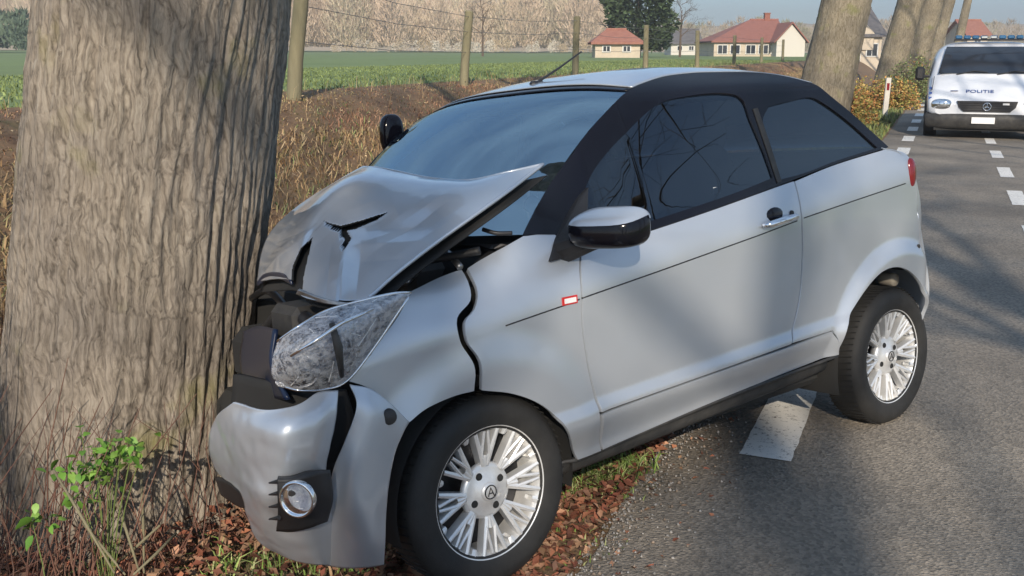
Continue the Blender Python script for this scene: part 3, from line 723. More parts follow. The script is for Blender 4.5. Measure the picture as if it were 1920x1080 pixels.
def dense(pts, step=.012, raw=False):
    """pts: (x,y[,'c']) survey points; smooth runs between corners"""
    P = [(p if raw else side_pt(p[0], p[1])) for p in pts]; P = [(p[0], p[1]) for p in P]
    cor = [len(p) > 2 for p in pts]; n = len(P); out = []
    for i in range(n):
        p0, p1, p2, p3 = P[i - 1], P[i], P[(i + 1) % n], P[(i + 2) % n]
        if cor[i]: p0 = (2 * p1[0] - p2[0], 2 * p1[1] - p2[1])
        if cor[(i + 1) % n]: p3 = (2 * p2[0] - p1[0], 2 * p2[1] - p1[1])
        L = math.hypot(p2[0] - p1[0], p2[1] - p1[1]); k = max(1, int(L / step))
        for j in range(k):
            t = j / k
            out.append(tuple(.5 * ((2 * p1[a]) + (-p0[a] + p2[a]) * t + (2 * p0[a] - 5 * p1[a] + 4 * p2[a] - p3[a]) * t * t + (-p0[a] + 3 * p1[a] - 3 * p2[a] + p3[a]) * t ** 3) for a in (0, 1)))
    return out
def inside(p, poly):
    c = False; n = len(poly); x, y = p
    for i in range(n):
        x1, y1 = poly[i]; x2, y2 = poly[i - 1]
        if (y1 > y) != (y2 > y) and x < (x2 - x1) * (y - y1) / (y2 - y1) + x1: c = not c
    return c
def panel(name, loop, m, holes=(), res=.022, flange=.014, off=0.0, parent=None, mirror=False, surf=side_d, nrm=side_n):
    """a curved body panel cut to an outline, edges folded inwards"""
    vs = [Vector(p) for p in loop]; n0 = len(vs); faces = [list(range(n0))]; edges = []
    for h in holes:
        b = len(vs); vs += [Vector(p) for p in h]; edges += [(b + i, b + (i + 1) % len(h)) for i in range(len(h))]
    xs = [p[0] for p in loop]; ys = [p[1] for p in loop]
    x = min(xs) + res / 2; row = 0
    while x < max(xs):
        y = min(ys) + (res / 2 if row % 2 else res)
        while y < max(ys):
            if inside((x, y), loop) and min((v.x - x) ** 2 + (v.y - y) ** 2 for v in vs[:n0 + sum(len(h) for h in holes)]) > (res * .5) ** 2: vs.append(Vector((x, y)))
            y += res
        x += res * .87; row += 1
    r = geometry.delaunay_2d_cdt(vs, edges, faces, 1, 1e-5)
    v2, f2 = r[0], r[2]; keep = []
    for f in f2:
        cx = sum(v2[i].x for i in f) / len(f); cy = sum(v2[i].y for i in f) / len(f)
        if any(inside((cx, cy), h) for h in holes): continue
        keep.append(tuple(f))
    V = []; Nn = []
    for v in v2:
        n = nrm(v.x, v.y); Nn.append(n); p = Vector((v.x, surf(v.x, v.y), v.y)) + n * off; V.append(p)
    # orient outward (d negative)
    F2 = []
    for f in keep:
        a, b, c = V[f[0]], V[f[1]], V[f[2]]
        F2.append(f if (b - a).cross(c - a).y < 0 else f[::-1])
    ec = {}
    for f in F2:
        for i in range(len(f)):
            e = (f[i], f[(i + 1) % len(f)]); ec[e] = ec.get(e, 0) + 1
    if flange:
        for (a, b) in [e for e in ec if (e[1], e[0]) not in ec]:
            k = len(V); na, nb = Nn[a], Nn[b]; out = (V[b] - V[a]).cross(na).normalized()
            V += [V[a].copy(), V[b].copy(), V[b] - nb * flange, V[a] - na * flange]; Nn += [(out + na * .5).normalized(), (out + nb * .5).normalized(), out, out]
            F2.append((k + 1, k, k + 3, k + 2))
    objs = []
    for s in ((0, 1) if mirror else (0,)):
        if s: Vm = [(v.x, 2 * MID - v.y, v.z) for v in V]; Nm = [(n.x, -n.y, n.z) for n in Nn]; Fm = [f[::-1] for f in F2]
        else: Vm, Nm, Fm = V, Nn, F2
        objs.append(mesh(name, Vm, Fm, m, parent or car, True, normals=Nm))
    return objs if mirror else objs[0]

def cr1(P, t):
    n = len(P) - 1; i = min(int(t * n), n - 1); u = t * n - i
    p1, p2 = P[i], P[i + 1]; p0 = P[i - 1] if i > 0 else 2 * p1 - p2; p3 = P[i + 2] if i + 2 <= n else 2 * p2 - p1
    return .5 * ((2 * p1) + (p2 - p0) * u + (2 * p0 - 5 * p1 + 4 * p2 - p3) * u * u + (-p0 + 3 * p1 - 3 * p2 + p3) * u ** 3)
def grid(rows, raw=False):
    out = []
    for r in rows: out.append([np.array(p, float) if raw else on_axis(p[0], p[1], CU, p[2]) for p in r])
    return out
def surf_from(rows, nu=60, nv=60):
    G = []
    for r in rows: G.append([cr1(r, j / (nv - 1)) for j in range(nv)])
    out = np.zeros((nu, nv, 3))
    for j in range(nv):
        col = [g[j] for g in G]
        for i in range(nu): out[i, j] = cr1(col, i / (nu - 1))
    return out
def patch(name, rows, m, raw=False, nu=60, nv=60, cuts=(), thick=.004, parent=None, flip=False, dent=None, off=0, under=None):
    S = surf_from(grid(rows, raw), nu, nv)
    if dent:
        for i in range(nu):
            for j in range(nv): S[i, j] += dent(i / (nu - 1), j / (nv - 1), S[i, j])
    V = S.reshape(-1, 3); Fc = []
    for i in range(nu - 1):
        for j in range(nv - 1):
            q = (i * nv + j, i * nv + j + 1, (i + 1) * nv + j + 1, (i + 1) * nv + j)
            if cuts:
                c = to_img((V[q[0]] + V[q[2]]) / 2)
                if any(inside(c, cp) for cp in cuts): continue
            Fc.append(q[::-1] if flip else q)
    # outward = towards camera side: make normals consistent
    used = sorted({i for f in Fc for i in f}); mp = {k: i for i, k in enumerate(used)}
    o = mesh(name, [V[k] for k in used], [tuple(mp[i] for i in f) for f in Fc], m, parent or car, True)
    f0 = o.data.polygons[len(o.data.polygons) // 2]
    if thick:
        md = o.modifiers.new('thickness', 'SOLIDIFY'); md.thickness = thick; md.offset = -1; md.use_quality_normals = True
        if under: o.data.materials.append(under); md.material_offset = 1; md.material_offset_rim = 1
    return o

S = M['silver']
# --- near side outlines
E_PX = [(980, 440), (1010, 381), (1041, 331), (1098, 252), (1152, 193), (1176, 172), (1204, 157), (1245, 144), (1290, 138), (1327, 136), (1408, 136), (1469, 143), (1522, 156), (1553, 177), (1597, 213), (1630, 243), (1666, 276)]
front_glass = dense([(1092, 392, 'c'), (1104, 338), (1143, 281), (1204, 219), (1245, 191), (1306, 178), (1360, 175), (1392, 187), (1408, 226), (1432, 283), (1450, 333, 'c'), (1367, 366), (1225, 413), (1095, 452, 'c')])
rear_glass = dense([(1441, 200, 'c'), (1480, 190), (1518, 183), (1547, 196), (1595, 232), (1645, 277, 'c'), (1567, 302), (1510, 324), (1463, 337, 'c'), (1447, 283), (1430, 230)])
frame_loop = dense([(E_PX[0][0], E_PX[0][1], 'c')] + E_PX[1:-1] + [(1666, 276, 'c'), (1567, 307), (1462, 347), (1340, 391), (1221, 431), (1088, 472, 'c'), (1040, 440, 'c')])
panel('side_frame', frame_loop, M['black_gloss'], holes=(front_glass, rear_glass), mirror=True, flange=.02, off=.001)
panel('side_window', front_glass, M['glass'], mirror=True, flange=0, off=-.006)
panel('side_window', rear_glass, M['glass'], mirror=True, flange=0, off=-.006)
# chrome-grey strip on the door pillar
bp = dense([(1411, 205, 'c'), (1419, 203, 'c'), (1446, 283), (1464, 341, 'c'), (1457, 344, 'c'), (1438, 286)])
panel('pillar_strip', bp, M['dark_plastic'], mirror=True, flange=.004, off=.005)

fender_rear = dense([(877, 503, 'c'), (925, 474), (981, 443, 'c'), (1041, 440), (1086, 472, 'c'), (1087, 520), (1090, 600), (1100, 680), (1114, 745), (1126, 790), (1127, 845, 'c'), (1084, 862, 'c'), (1072, 828), (1048, 785), (1010, 756), (960, 738), (904, 732, 'c'), (901, 677), (877, 640), (873, 603), (890, 580), (896, 547)])
panel('front_wing', fender_rear, S, mirror=True, res=.010)
fender_front = dense([(865, 505, 'c'), (820, 522), (771, 546, 'c'), (742, 600), (700, 655), (652, 714, 'c'), (690, 727), (732, 757), (766, 793, 'c'), (800, 766), (848, 744), (889, 733, 'c'), (889, 685), (863, 640), (857, 597), (882, 563), (877, 527)])
o = panel('torn_front_wing', fender_front, S, res=.0085); o['label'] = 'front piece of the wing, torn off along a jagged crack'
door = dense([(1090, 474, 'c'), (1091, 520), (1094, 600), (1104, 680), (1118, 742), (1130, 773, 'c'), (1340, 697), (1484, 645, 'c'), (1497, 560), (1503, 480), (1501, 400), (1488, 340, 'c'), (1462, 349), (1340, 393), (1221, 433)])
drs = panel('door', door, S, mirror=True, res=.014)
rock = dense([(1131, 778, 'c'), (1340, 701), (1486, 649), (1560, 622, 'c'), (1572, 640), (1573, 665, 'c'), (1350, 748), (1131, 843, 'c')])
panel('rocker_panel', rock, S, mirror=True, res=.012)
quarter = dense([(1491, 340, 'c'), (1567, 309), (1664, 279, 'c'), (1700, 290), (1716, 330), (1726, 380), (1731, 430), (1742, 480), (1748, 540), (1748, 605, 'c'), (1742, 568), (1722, 524), (1692, 502), (1657, 508), (1622, 545), (1592, 600), (1575, 650), (1573, 662, 'c'), (1572, 636), (1562, 619, 'c'), (1487, 643, 'c'), (1500, 560), (1506, 480), (1504, 400)])
panel('rear_quarter', quarter, S, mirror=True, res=.014)

# groove along the flank
def along(pts, w, off, name, m, parent=None):
    P = dense(pts, .02)
    k = len(P)
    V = []; Fc = []
    return P
gro = MB()
for seg in (((948, 611), (1060, 572), (1087, 561)), ((1092, 559), (1240, 507), (1421, 442)), ((1421, 442), (1495, 414)), ((1507, 409), (1600, 377), (1698, 344))):
    q = [side_pt(*p) for p in seg]
    L = 24; pts = []
    for i in range(L + 1):
        t = i / L; s_ = np.interp(t, np.linspace(0, 1, len(q)), [a[0] for a in q]); z_ = np.interp(t, np.linspace(0, 1, len(q)), [a[1] for a in q])
        pts.append(Vector((s_, side_d(s_, z_) + .0015, z_)))
    gro.tube(pts, .003, 5)
gro.build('flank_groove', M['dark_metal'], car, smooth=True)
# black trim under the sill
SB = MB()
t1 = [side_pt(x, y) for x, y in ((1080, 864), (1129, 846), (1350, 750), (1573, 667))]
t2 = [(.262, .235), (.40, .238), (.95, .26), (1.62, .29)]
rows = [[(a[0], side_d(a[0], a[1]) + .006, a[1] + .004) for a in t1], [(b[0], .035, b[1] + .05) for b in t2], [(b[0], .075, b[1]) for b in t2], [(b[0], .3, b[1] - .01) for b in t2]]
patch('sill_trim', rows, M['dark_plastic'], raw=True, nu=14, nv=20, thick=.01)
patch('sill_trim', [[(p[0], 2 * MID - p[1], p[2]) for p in r] for r in rows], M['dark_plastic'], raw=True, nu=14, nv=20, thick=.01)
u_ = MB().box((.95, MID, .27), (2.4, 1.24, .1), bev=.03).box((2.0, MID, .4), (.44, 1.0, .3), bev=.05).box((-.05, MID + .05, .36), (.55, .9, .2), bev=.04)
u_.build('underbody', M['liner'], car)

# --- roof, windscreen, tail
EC = [side_pt(x, y) for x, y in E_PX]; EC = [(s_, side_d(s_, z_), z_) for s_, z_ in EC]
def across(edge, nc=9, crown=.04, bow=0.0, inset=.0, far=True):
    rows = []
    for (s_, d_, z_), cc, bb in edge:
        r = []
        for k in range(nc):
            t = k / (nc - 1); w = 1 - (2 * t - 1) ** 2; w2 = 1 - abs(2 * t - 1) ** 3
            r.append((s_ - bb * w, d_ + (2 * MID - 2 * d_) * t, z_ + cc * w2))
        rows.append(r)
    return rows
WFLIP = True
i_h = 5                                                      # header at EC[5]
wl_ = [(EC[i], lerp(i, [0, 5], [.0, .028]), lerp(i, [0, 5], [.20, .055])) for i in range(0, i_h + 1)]
wrows = across(wl_, 9)
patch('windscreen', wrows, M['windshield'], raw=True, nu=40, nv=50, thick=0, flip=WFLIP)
hd = [(EC[i_h], .029, .055), ((EC[i_h][0] + .03, EC[i_h][1] + .006, EC[i_h][2] + .010), .032, .053)]
patch('windscreen_header', across(hd), M['black_gloss'], raw=True, nu=4, nv=50, thick=.003)
rl = [((EC[i_h][0] + .03, EC[i_h][1] + .006, EC[i_h][2] + .012), .034, .053)] + [(EC[i], lerp(i, [6, 9, 11, 12], [.036, .042, .036, .03]), lerp(i, [6, 11], [.045, .0])) for i in range(6, 13)]
roof = patch('roof', across(rl), S, raw=True, nu=50, nv=60, thick=.004)
rg_ = [(EC[i], lerp(i, [12, 16], [.03, .01]), lerp(i, [12, 16], [-.02, -.08])) for i in range(12, 17)]
patch('rear_window', across(rg_), M['glass'], raw=True, nu=24, nv=40, thick=0, flip=WFLIP)
sp_ = MB().tube([(EC[12][0] - .02, .26, EC[12][2] + .02), (EC[12][0] + .05, .4, EC[12][2] + .03), (EC[12][0] + .08, MID, EC[12][2] + .036), (EC[12][0] + .05, 1.04, EC[12][2] + .03), (EC[12][0] - .02, 1.18, EC[12][2] + .02)], [.012, .018, .02, .018, .012], 8)
sp_.build('roof_spoiler', M['black_gloss'], car, smooth=True)
def rs(s_, z_): return (s_, side_d(min(s_, 2.25), z_), z_)
tg = [(rs(1.955, 1.1), .0, -.08), (rs(2.07, 1.07), .0, -.06), (rs(2.14, .96), .0, -.05), (rs(2.17, .84), 0, -.05)]
patch('tailgate', across(tg), S, raw=True, nu=20, nv=40, thick=.004)
rb = [(rs(2.17, .835), 0, -.05), (rs(2.23, .66), 0, -.05), (rs(2.255, .5), 0, -.05), (rs(2.25, .36), 0, -.04), (rs(2.2, .28), 0, -.02)]
patch('rear_bumper', across(rb), S, raw=True, nu=24, nv=40, thick=.005)
tq = side_pt(1708, 325); tl = MB(); tl.ell((tq[0] + .012, side_d(*tq) + .012, tq[1]), (.03, .020, .060), 12, 10, .8); tl.build('tail_light', M['red_lens'], car, smooth=True)
tl = MB(); tl.ell((2.1, 2 * MID - .035, .965), (.035, .035, .085), 12, 10, .8); tl.build('tail_light', M['red_lens'], car, smooth=True)
MB().box((2.285, MID, .5), (.01, .5, .11)).build('rear_number_plate', M['white_print'], car)
# small round hole in the rear bumper, reversing sensor
p = side_pt(1722, 462); MB().lathe([(0, 0), (.008, 0), (.009, .003), (.009, .006)], (p[0], side_d(*p) - .004, p[1]), (0, 1, 0), 12).build('parking_sensor', M['dark_plastic'], car)

# --- aerial, wipers
b_ = on_axis(1007, 160, CN, .70); e_ = on_axis(1090, 97, CN, .72)
am = MB().box((b_[0], .70, b_[2] + .005), (.06, .03, .022), bev=.008); am.build('aerial_base', M['black_plastic'], car)
MB().tube([(b_[0], .70, b_[2] + .01), ((b_[0] + e_[0]) / 2, .71, (b_[2] + e_[2]) / 2 + .002), (e_[0], .72, e_[2])], [.005, .004, .003], 6).build('aerial', M['black_plastic'], car)
WS = surf_from(grid(wrows, True), 40, 50)
def wpt(u, v, o=.012):
    i, j = int(u * 39), int(v * 49); p = WS[i, j].copy(); p[0] -= o * .8; p[2] += o * .6; return p
wp = MB()
wp.tube([wpt(.02, .62), wpt(.12, .60, .03), wpt(.22, .52, .02)], .006, 6); wp.tube([wpt(.13, .78), wpt(.19, .58), wpt(.26, .36)], .006, 6)
wp.build('wiper', M['black_plastic'], car, smooth=True)

# --- interior
it = MB().box((.38, MID, .80), (.42, 1.26, .16), bev=.05).box((.30, MID, .9), (.24, 1.1, .06), bev=.03)
it.build('dashboard', M['interior'], car)
MB().box((1.02, MID, .38), (1.4, 1.24, .1)).box((1.75, MID, .7), (.5, 1.2, .5)).build('cabin_floor', M['interior'], car)
for dd in (.40, 1.04):
    st = MB().box((1.02, dd, .55), (.46, .42, .16), bev=.05).build('seat', M['seat'], car, smooth=False)
    bk = MB(); bk.ell((1.32, dd, .86), (.075, .22, .33), 18, 14, .7); bk.build('backrest', M['seat'], st, smooth=True)
    hr_ = MB(); hr_.ell((1.37, dd, 1.2), (.05, .12, .085), 14, 10, .7); hr_.build('headrest', M['seat'], st, smooth=True)
sw = MB(); C_ = Vector((.70, .40, .92)); A_ = Vector((.85, 0, -.5)).normalized(); u1 = Vector((0, 1, 0)); u2 = A_.cross(u1)
ring = [C_ + (u1 * math.cos(t) + u2 * math.sin(t)) * .17 for t in np.linspace(0, 2 * math.pi, 33)]
sw.tube(ring, .014, 8, cap=False)
for t in (0, math.pi, 1.5 * math.pi): sw.tube([C_, C_ + (u1 * math.cos(t) + u2 * math.sin(t)) * .17], .012, 6)
sw.tube([C_, C_ - A_ * .2], .03, 8); sw.build('steering_wheel', M['black_plastic'], car, smooth=True)
rm = on_axis(930, 236, CN, .72); MB().box((.68, .72, 1.275), (.03, .22, .07), bev=.012).tube([(.68, .72, 1.3), (.72, .72, 1.36)], .008, 6).build('rear_view_mirror', M['black_plastic'], car)
MB().box((1.3, MID, 1.335), (.8, .98, .012)).build('headlining', M['interior'], car)

# --- door mirror (near) and its twin
def door_mirror(sgn):
    def Q(p): return p if sgn > 0 else (p[0], 2 * MID - p[1], p[2])
    c = on_axis(1152, 428, CN, -.13)
    hs = MB(); n, mm = 22, 16; V = []; Fc = []
    for i in range(mm + 1):
        ph = -math.pi / 2 + math.pi * i / mm
        for k in range(n):
            t = 2 * math.pi * k / n
            P = lambda v, e: math.copysign(abs(v) ** e, v)
            ls = .120 * P(math.cos(ph), .55) * P(math.cos(t), .6); ld = .075 * P(math.cos(ph), .55) * P(math.sin(t), .6); lz = .056 * P(math.sin(ph), .6)
            # tapers forward and towards the door
            if ls > 0: ls *= .55
            lz *= 1 - .25 * max(0, -ls / .125); 
            V.append(Q((c[0] + ls * .62 + ld * -.55, c[1] + ld * 1.25 + .01, c[2] + lz + .10 * ls)))
    for i in range(mm):
        for k in range(n):
            f = (i * n + k, i * n + (k + 1) % n, (i + 1) * n + (k + 1) % n, (i + 1) * n + k); Fc.append(f if sgn > 0 else f[::-1])
    hs.add(V, Fc); h = hs.build('door_mirror', M['black_gloss'], car, smooth=True)
    # silver cap on the upper half, a thin shell 2 mm proud
    cc = np.array(Q(tuple(c))); Vc = []; 
    for v in V:
        d_ = np.array(v) - cc; Vc.append(tuple(cc + d_ * 1.03))
    top = [f for f in Fc if all((V[i][2] - c[2] - .10 * (V[i][0] - c[0])) > .016 for i in f)]
    us = sorted({i for f in top for i in f}); mp = {k: i for i, k in enumerate(us)}
    mesh('mirror_cap', [Vc[i] for i in us], [tuple(mp[i] for i in f) for f in top], S, h)
    sail = MB()
    sp = [side_pt(*p) for p in ((1028, 490), (1040, 448), (1083, 368), (1098, 352), (1096, 440), (1084, 474))]
    A = [Q((a[0], side_d(*a) - .012, a[1])) for a in sp]; B = [Q((a[0], side_d(*a) + .03, a[1])) for a in sp]; k = len(sp)
    A2 = [Q((c[0] + .02, -.09, c[2] - .045 + .02)), Q((c[0] - .04, -.09, c[2] + .0))]
    sail.add(A + B, [tuple(range(k)), tuple(range(2 * k - 1, k - 1, -1))] + [(i, (i + 1) % k, k + (i + 1) % k, k + i) for i in range(k)])
    a0 = Q((sp[0][0] + .07, side_d(*sp[0]) + .02, sp[0][1] + .02))
    sail.tube([a0, Q((c[0] - .03, -.07, c[2] - .03)), Q((c[0], -.12, c[2] - .02))], [.04, .032, .03], 10)
    sail.build('mirror_base', M['black_plastic'], h, smooth=False)
    mg = MB(); mg.ell(Q((c[0] + .045, c[1] - .01, c[2])), (.004, .07, .045), 16, 8, .7); mg.build('mirror_glass', M['mirror'], h, smooth=True)
door_mirror(1)
# far mirror, folded forward: seen edge-on above the wing
fm = MB(); fc_ = np.array((.30, 1.50, 1.03)); fc_ = on_axis(735, 252, CN, 1.53)
fm.ell(tuple(fc_), (.055, .035, .085), 16, 12, .75); fm.tube([tuple(fc_), (fc_[0] - .02, 1.38, .98)], [.03, .035], 8)
fm.build('door_mirror', M['black_gloss'], car, smooth=True)

# --- handle, badge
hp = [side_pt(x, y) for x, y in ((1428, 424), (1458, 414), (1489, 405))]
hm = MB(); hm.tube([(p[0], side_d(*p) - (.004 if i != 1 else .026), p[1]) for i, p in enumerate(hp)][:1] + [(hp[0][0] + .02, side_d(*hp[0]) - .022, hp[0][1] + .004), (hp[1][0], side_d(*hp[1]) - .03, hp[1][1] + .004), (hp[2][0] - .02, side_d(*hp[2]) - .022, hp[2][1]), (hp[2][0], side_d(*hp[2]) - .004, hp[2][1])], [.008, .012, .013, .012, .008], 10)
hm.build('handle', M['chrome'], drs[0], smooth=True)
rc = side_pt(1454, 405); MB().ell((rc[0], side_d(*rc) + .004, rc[1]), (.05, .008, .03), 16, 8).build('handle_recess', M['black_gloss'], drs[0], smooth=True)
lk = side_pt(1484, 400); MB().lathe([(0, 0), (.01, 0), (.011, .006)], (lk[0], side_d(*lk) - .004, lk[1]), (0, 1, 0), 14).build('lock', M['dark_metal'], drs[0])
bd = side_pt(1068, 563); bo = (bd[0], side_d(*bd) - .001, bd[1])
bdg = MB().box(bo, (.058, .004, .024), bev=.001).build('badge', M['red'], car)
MB().box((bo[0], bo[1] - .0015, bo[2]), (.044, .004, .014)).build('badge_face', M['white_print'], bdg)
# a small sticker inside the side glass
sk = side_pt(1349, 357); MB().box((sk[0], side_d(*sk) + .012, sk[1]), (.035, .002, .022)).build('window_sticker', M['white_print'], car)

# --- wheels
def wheel(s_, d_, near, steer=0):
    root = bpy.data.objects.new('wheel', None); COL.objects.link(root); root.parent = car; root.location = (s_, d_, .275)
    sg = 1 if near else -1                     # outward face at d=0 (near) ; local y inward
    w = .155; rt_ = .275
    prof = [(.178, .012), (.190, .004), (.200, .000), (.225, -.006), (.245, -.004), (.262, .008), (.271, .022), (.274, .04), (.275, .077), (.274, .115), (.271, .133), (.262, .148), (.245, .158), (.2, .155), (.178, .14)]
    t_ = MB().lathe([(r, h * sg) for r, h in prof], (0, 0, 0), (0, 1, 0), 72)
    tyre = t_.build('tyre', M['rubber'], root, smooth=True)
    gv = MB()
    for k in range(72):
        a = 2 * math.pi * k / 72
        for h, o in ((.045, 0), (.11, .5)):
            a2 = a + o * 2 * math.pi / 72
            gv.tube([(math.cos(a2) * .2745, (h - .028) * sg, math.sin(a2) * .2745), (math.cos(a2 + .03) * .2752, (h + .028) * sg, math.sin(a2 + .03) * .2752)], .0022, 4, cap=False)
    gv.build('tread_groove', M['liner'], tyre)
    r_ = MB().lathe([(r, h * sg) for r, h in [(.171, .14), (.168, .08), (.172, .03), (.178, .016), (.186, .006), (.193, .004), (.1955, .010), (.194, .016), (.186, .014)]], (0, 0, 0), (0, 1, 0), 72)
    rim = r_.build('rim', M['alloy'], root, smooth=True)
    MB().lathe([(r, h * sg) for r, h in [(.03, .10), (.14, .095), (.17, .10)]], (0, 0, 0), (0, 1, 0), 40).build('brake_disc', M['dark_metal'], root, smooth=True)
    # hub and crossed spokes
    hb_ = MB().lathe([(r, h * sg) for r, h in [(0, .020), (.034, .020), (.040, .026), (.066, .028), (.078, .031), (.082, .045), (.06, .07)]], (0, 0, 0), (0, 1, 0), 40)
    hb_.build('hub', M['alloy'], rim, smooth=True)
    NS = 8
    def bar(r0, a0, r1, a1, w0, w1, h0, h1, mb):
        p0 = Vector((math.cos(a0) * r0, h0 * sg, math.sin(a0) * r0)); p1 = Vector((math.cos(a1) * r1, h1 * sg, math.sin(a1) * r1))
        d = (p1 - p0).normalized(); sd = d.cross(Vector((0, 1, 0))).normalized(); dn = Vector((0, .03 * sg, 0)); rd = Vector((0, -.0035 * sg, 0))
        V = [p0 - sd * w0, p0 + rd, p0 + sd * w0, p0 + sd * w0 * .8 + dn, p0 - sd * w0 * .8 + dn, p1 - sd * w1, p1 + rd, p1 + sd * w1, p1 + sd * w1 * .8 + dn, p1 - sd * w1 * .8 + dn]
        f = [(i, (i + 1) % 5, 5 + (i + 1) % 5, 5 + i) for i in range(5)]; mb.add(V, [q if sg < 0 else q[::-1] for q in f])
    for k in range(NS):
        a = 2 * math.pi * (k + .5) / NS; m_ = MB(); da = math.pi / NS
        for sgn in (-1, 1):
            a0, r0 = a + sgn * math.atan2(.024, .070), math.hypot(.024, .070); a1, r1 = a + sgn * math.atan2(.031, .175), math.hypot(.031, .175)
            bar(r0, a0, r1, a1, .0084, .0062, .029 + .0001 * sgn, .011, m_)
            pass
        for sgn in (-1, 1): bar(.098, a + sgn * .245, .175, a + sgn * (math.pi / NS - .035), .0050, .0044, .0245 + .0002 * sgn, .0125 + .0001 * sgn, m_)
        bar(.162, a, .180, a, .007, .012, .021, .014, m_)
        bar(.07, a + math.pi / NS, .105, a + math.pi / NS, .014, .006, .0295, .024, m_)
        m_.build('spoke', M['alloy'], rim, smooth=False)
    for k in range(4):
        a = 2 * math.pi * k / 4 + .5; c = (math.cos(a) * .053, 0, math.sin(a) * .053)
        MB().lathe([(0, .024 * sg), (.0095, .024 * sg), (.011, .0275 * sg), (.0115, .034 * sg)], c, (0, 1, 0), 12).build('lug_hole', M['liner'], rim)
    hc_ = MB().lathe([(r, h * sg) for r, h in [(0, .012), (.018, .0125), (.026, .015), (.028, .021)]], (0, 0, 0), (0, 1, 0), 32).build('hub_cap', M['alloy'], rim, smooth=True)
    em = MB()
    ring = [(math.cos(t) * .019, .0115 * sg, math.sin(t) * .019) for t in np.linspace(0, 2 * math.pi, 25)]; em.tube(ring, .0018, 5, cap=False)
    em.tube([(-.010, .0105 * sg, -.011), (0, .0105 * sg, .013), (.010, .0105 * sg, -.011)], .0018, 5); em.tube([(-.006, .0105 * sg, -.003), (.006, .0105 * sg, -.003)], .0016, 5)
    em.build('emblem', M['dark_metal'], hc_)
    return root
wheel(0, .0, True); wheel(2.027, .0, True); wheel(2.027, 2 * MID, False); wheel(.10, 2 * MID, False)
for s_ in (0.0, 2.027):
    for near in (1, 0):
        rl_ = .305 if s_ == 0 else .37
        m_ = MB().lathe([(rl_, .0), (rl_ + .005, .02), (rl_, .33), (.08, .34)] if near else [(rl_, 0), (rl_ + .005, -.02), (rl_, -.33), (.08, -.34)], (s_ if near or s_ else .1, (.012 if near else 2 * MID - .012), .275), (0, 1, 0), 56)
        # keep only what lies above the axle
        f2 = [f for f in m_.f if sum(m_.v[i][2] for i in f) / len(f) > .20 and sum(m_.v[i][0] for i in f) / len(f) < 2.235]; m_.f = f2
        m_.build('wheel_arch_liner', M['liner'], car, smooth=True)
for s_ in (0.05, 2.027): MB().tube([(s_, .12, .275), (s_, 2 * MID - .12, .275)], .03, 8).build('axle', M['liner'], car)
sc_ = on_axis(1667, 524, CN, .10); MB().lathe([(0, -.03), (.024, -.03), (.028, -.02), (.028, .03), (.02, .04)], tuple(sc_), (0, 1, 0), 18).build('spring_cap', M['beige'], car, smooth=True)

# --- damaged nose
def buck(u, v, p):
    """fine crumples pressed into the sheet"""
    a = noise.noise((p[0] * 4, p[1] * 4, p[2] * 4)); b = noise.noise((p[0] * 11, p[1] * 11, 7))
    r = np.array([-.003, 0, .006]) * a + np.array([0, 0, .0012]) * b
    x, y = to_img(p)
    def fold(x0, y0, x1, y1, w, h):
        dx, dy = x1 - x0, y1 - y0; L2 = dx * dx + dy * dy; t = ((x - x0) * dx + (y - y0) * dy) / L2; e = min(1, max(0, 1.3 - abs(t - .5) * 2.2)) if True else 1
        ds = abs((x - x0) * dy - (y - y0) * dx) / math.sqrt(L2); return h * e * max(0, 1 - ds / w)
    up_ = np.array([-.45, -.2, .87])
    r = r + up_ * (fold(652, 455, 640, 562, 26, .016) + fold(735, 398, 650, 432, 34, -.012) + fold(606, 412, 520, 452, 30, -.010) + fold(655, 462, 800, 452, 30, .008) + fold(540, 470, 640, 378, 26, .008) + fold(690, 480, 850, 372, 30, -.007) + fold(500, 505, 560, 455, 18, .008) + fold(870, 345, 760, 410, 36, .006))
    if inside((x, y), FLAP): r = r + np.array([-.014, -.010, -.006])
    return r
FLAP = [(590, 432), (606, 419), (640, 428), (642, 462), (650, 470), (634, 566), (560, 560), (566, 470)]
bon = [
 [(692, 558, -.33), (665, 562, -.36), (640, 563, -.385), (605, 556, -.42), (570, 546, -.44), (545, 522, -.42), (482, 528, -.31)],
 [(745, 511, -.24), (705, 502, -.26), (668, 502, -.29), (620, 500, -.34), (577, 497, -.37), (550, 470, -.34), (490, 475, -.25)],
 [(815, 457, -.13), (765, 442, -.14), (716, 436, -.17), (655, 430, -.21), (594, 432, -.25), (566, 420, -.25), (512, 430, -.17)],
 [(885, 407, -.02), (838, 393, -.03), (780, 382, -.06), (712, 375, -.10), (642, 378, -.14), (606, 374, -.15), (560, 385, -.10)],
 [(952, 359, .12), (905, 352, .08), (845, 349, .04), (768, 340, .0), (702, 336, -.04), (658, 334, -.05), (618, 346, -.02)],
 [(1018, 308, .28), (955, 322, .19), (880, 338, .12), (805, 334, .09), (745, 322, .06), (708, 315, .06), (680, 313, .10)]]
cutA = [(546, 524), (548, 500), (563, 466), (586, 445), (578, 480), (569, 520), (567, 545), (556, 545)]
cutB = [(607, 414), (620, 419), (640, 423), (680, 412), (729, 397), (705, 413), (665, 430), (640, 434), (622, 428)]
cutC = [(634, 427), (650, 433), (659, 447), (652, 458), (645, 469), (641, 460), (647, 448), (638, 440)]
bo_ = patch('bonnet', bon, S, nu=190, nv=230, cuts=(cutA, cutB, cutC), thick=.007, dent=buck, flip=True, under=M['liner'])  # underside and cut rims coloured dark so the tears look shaded
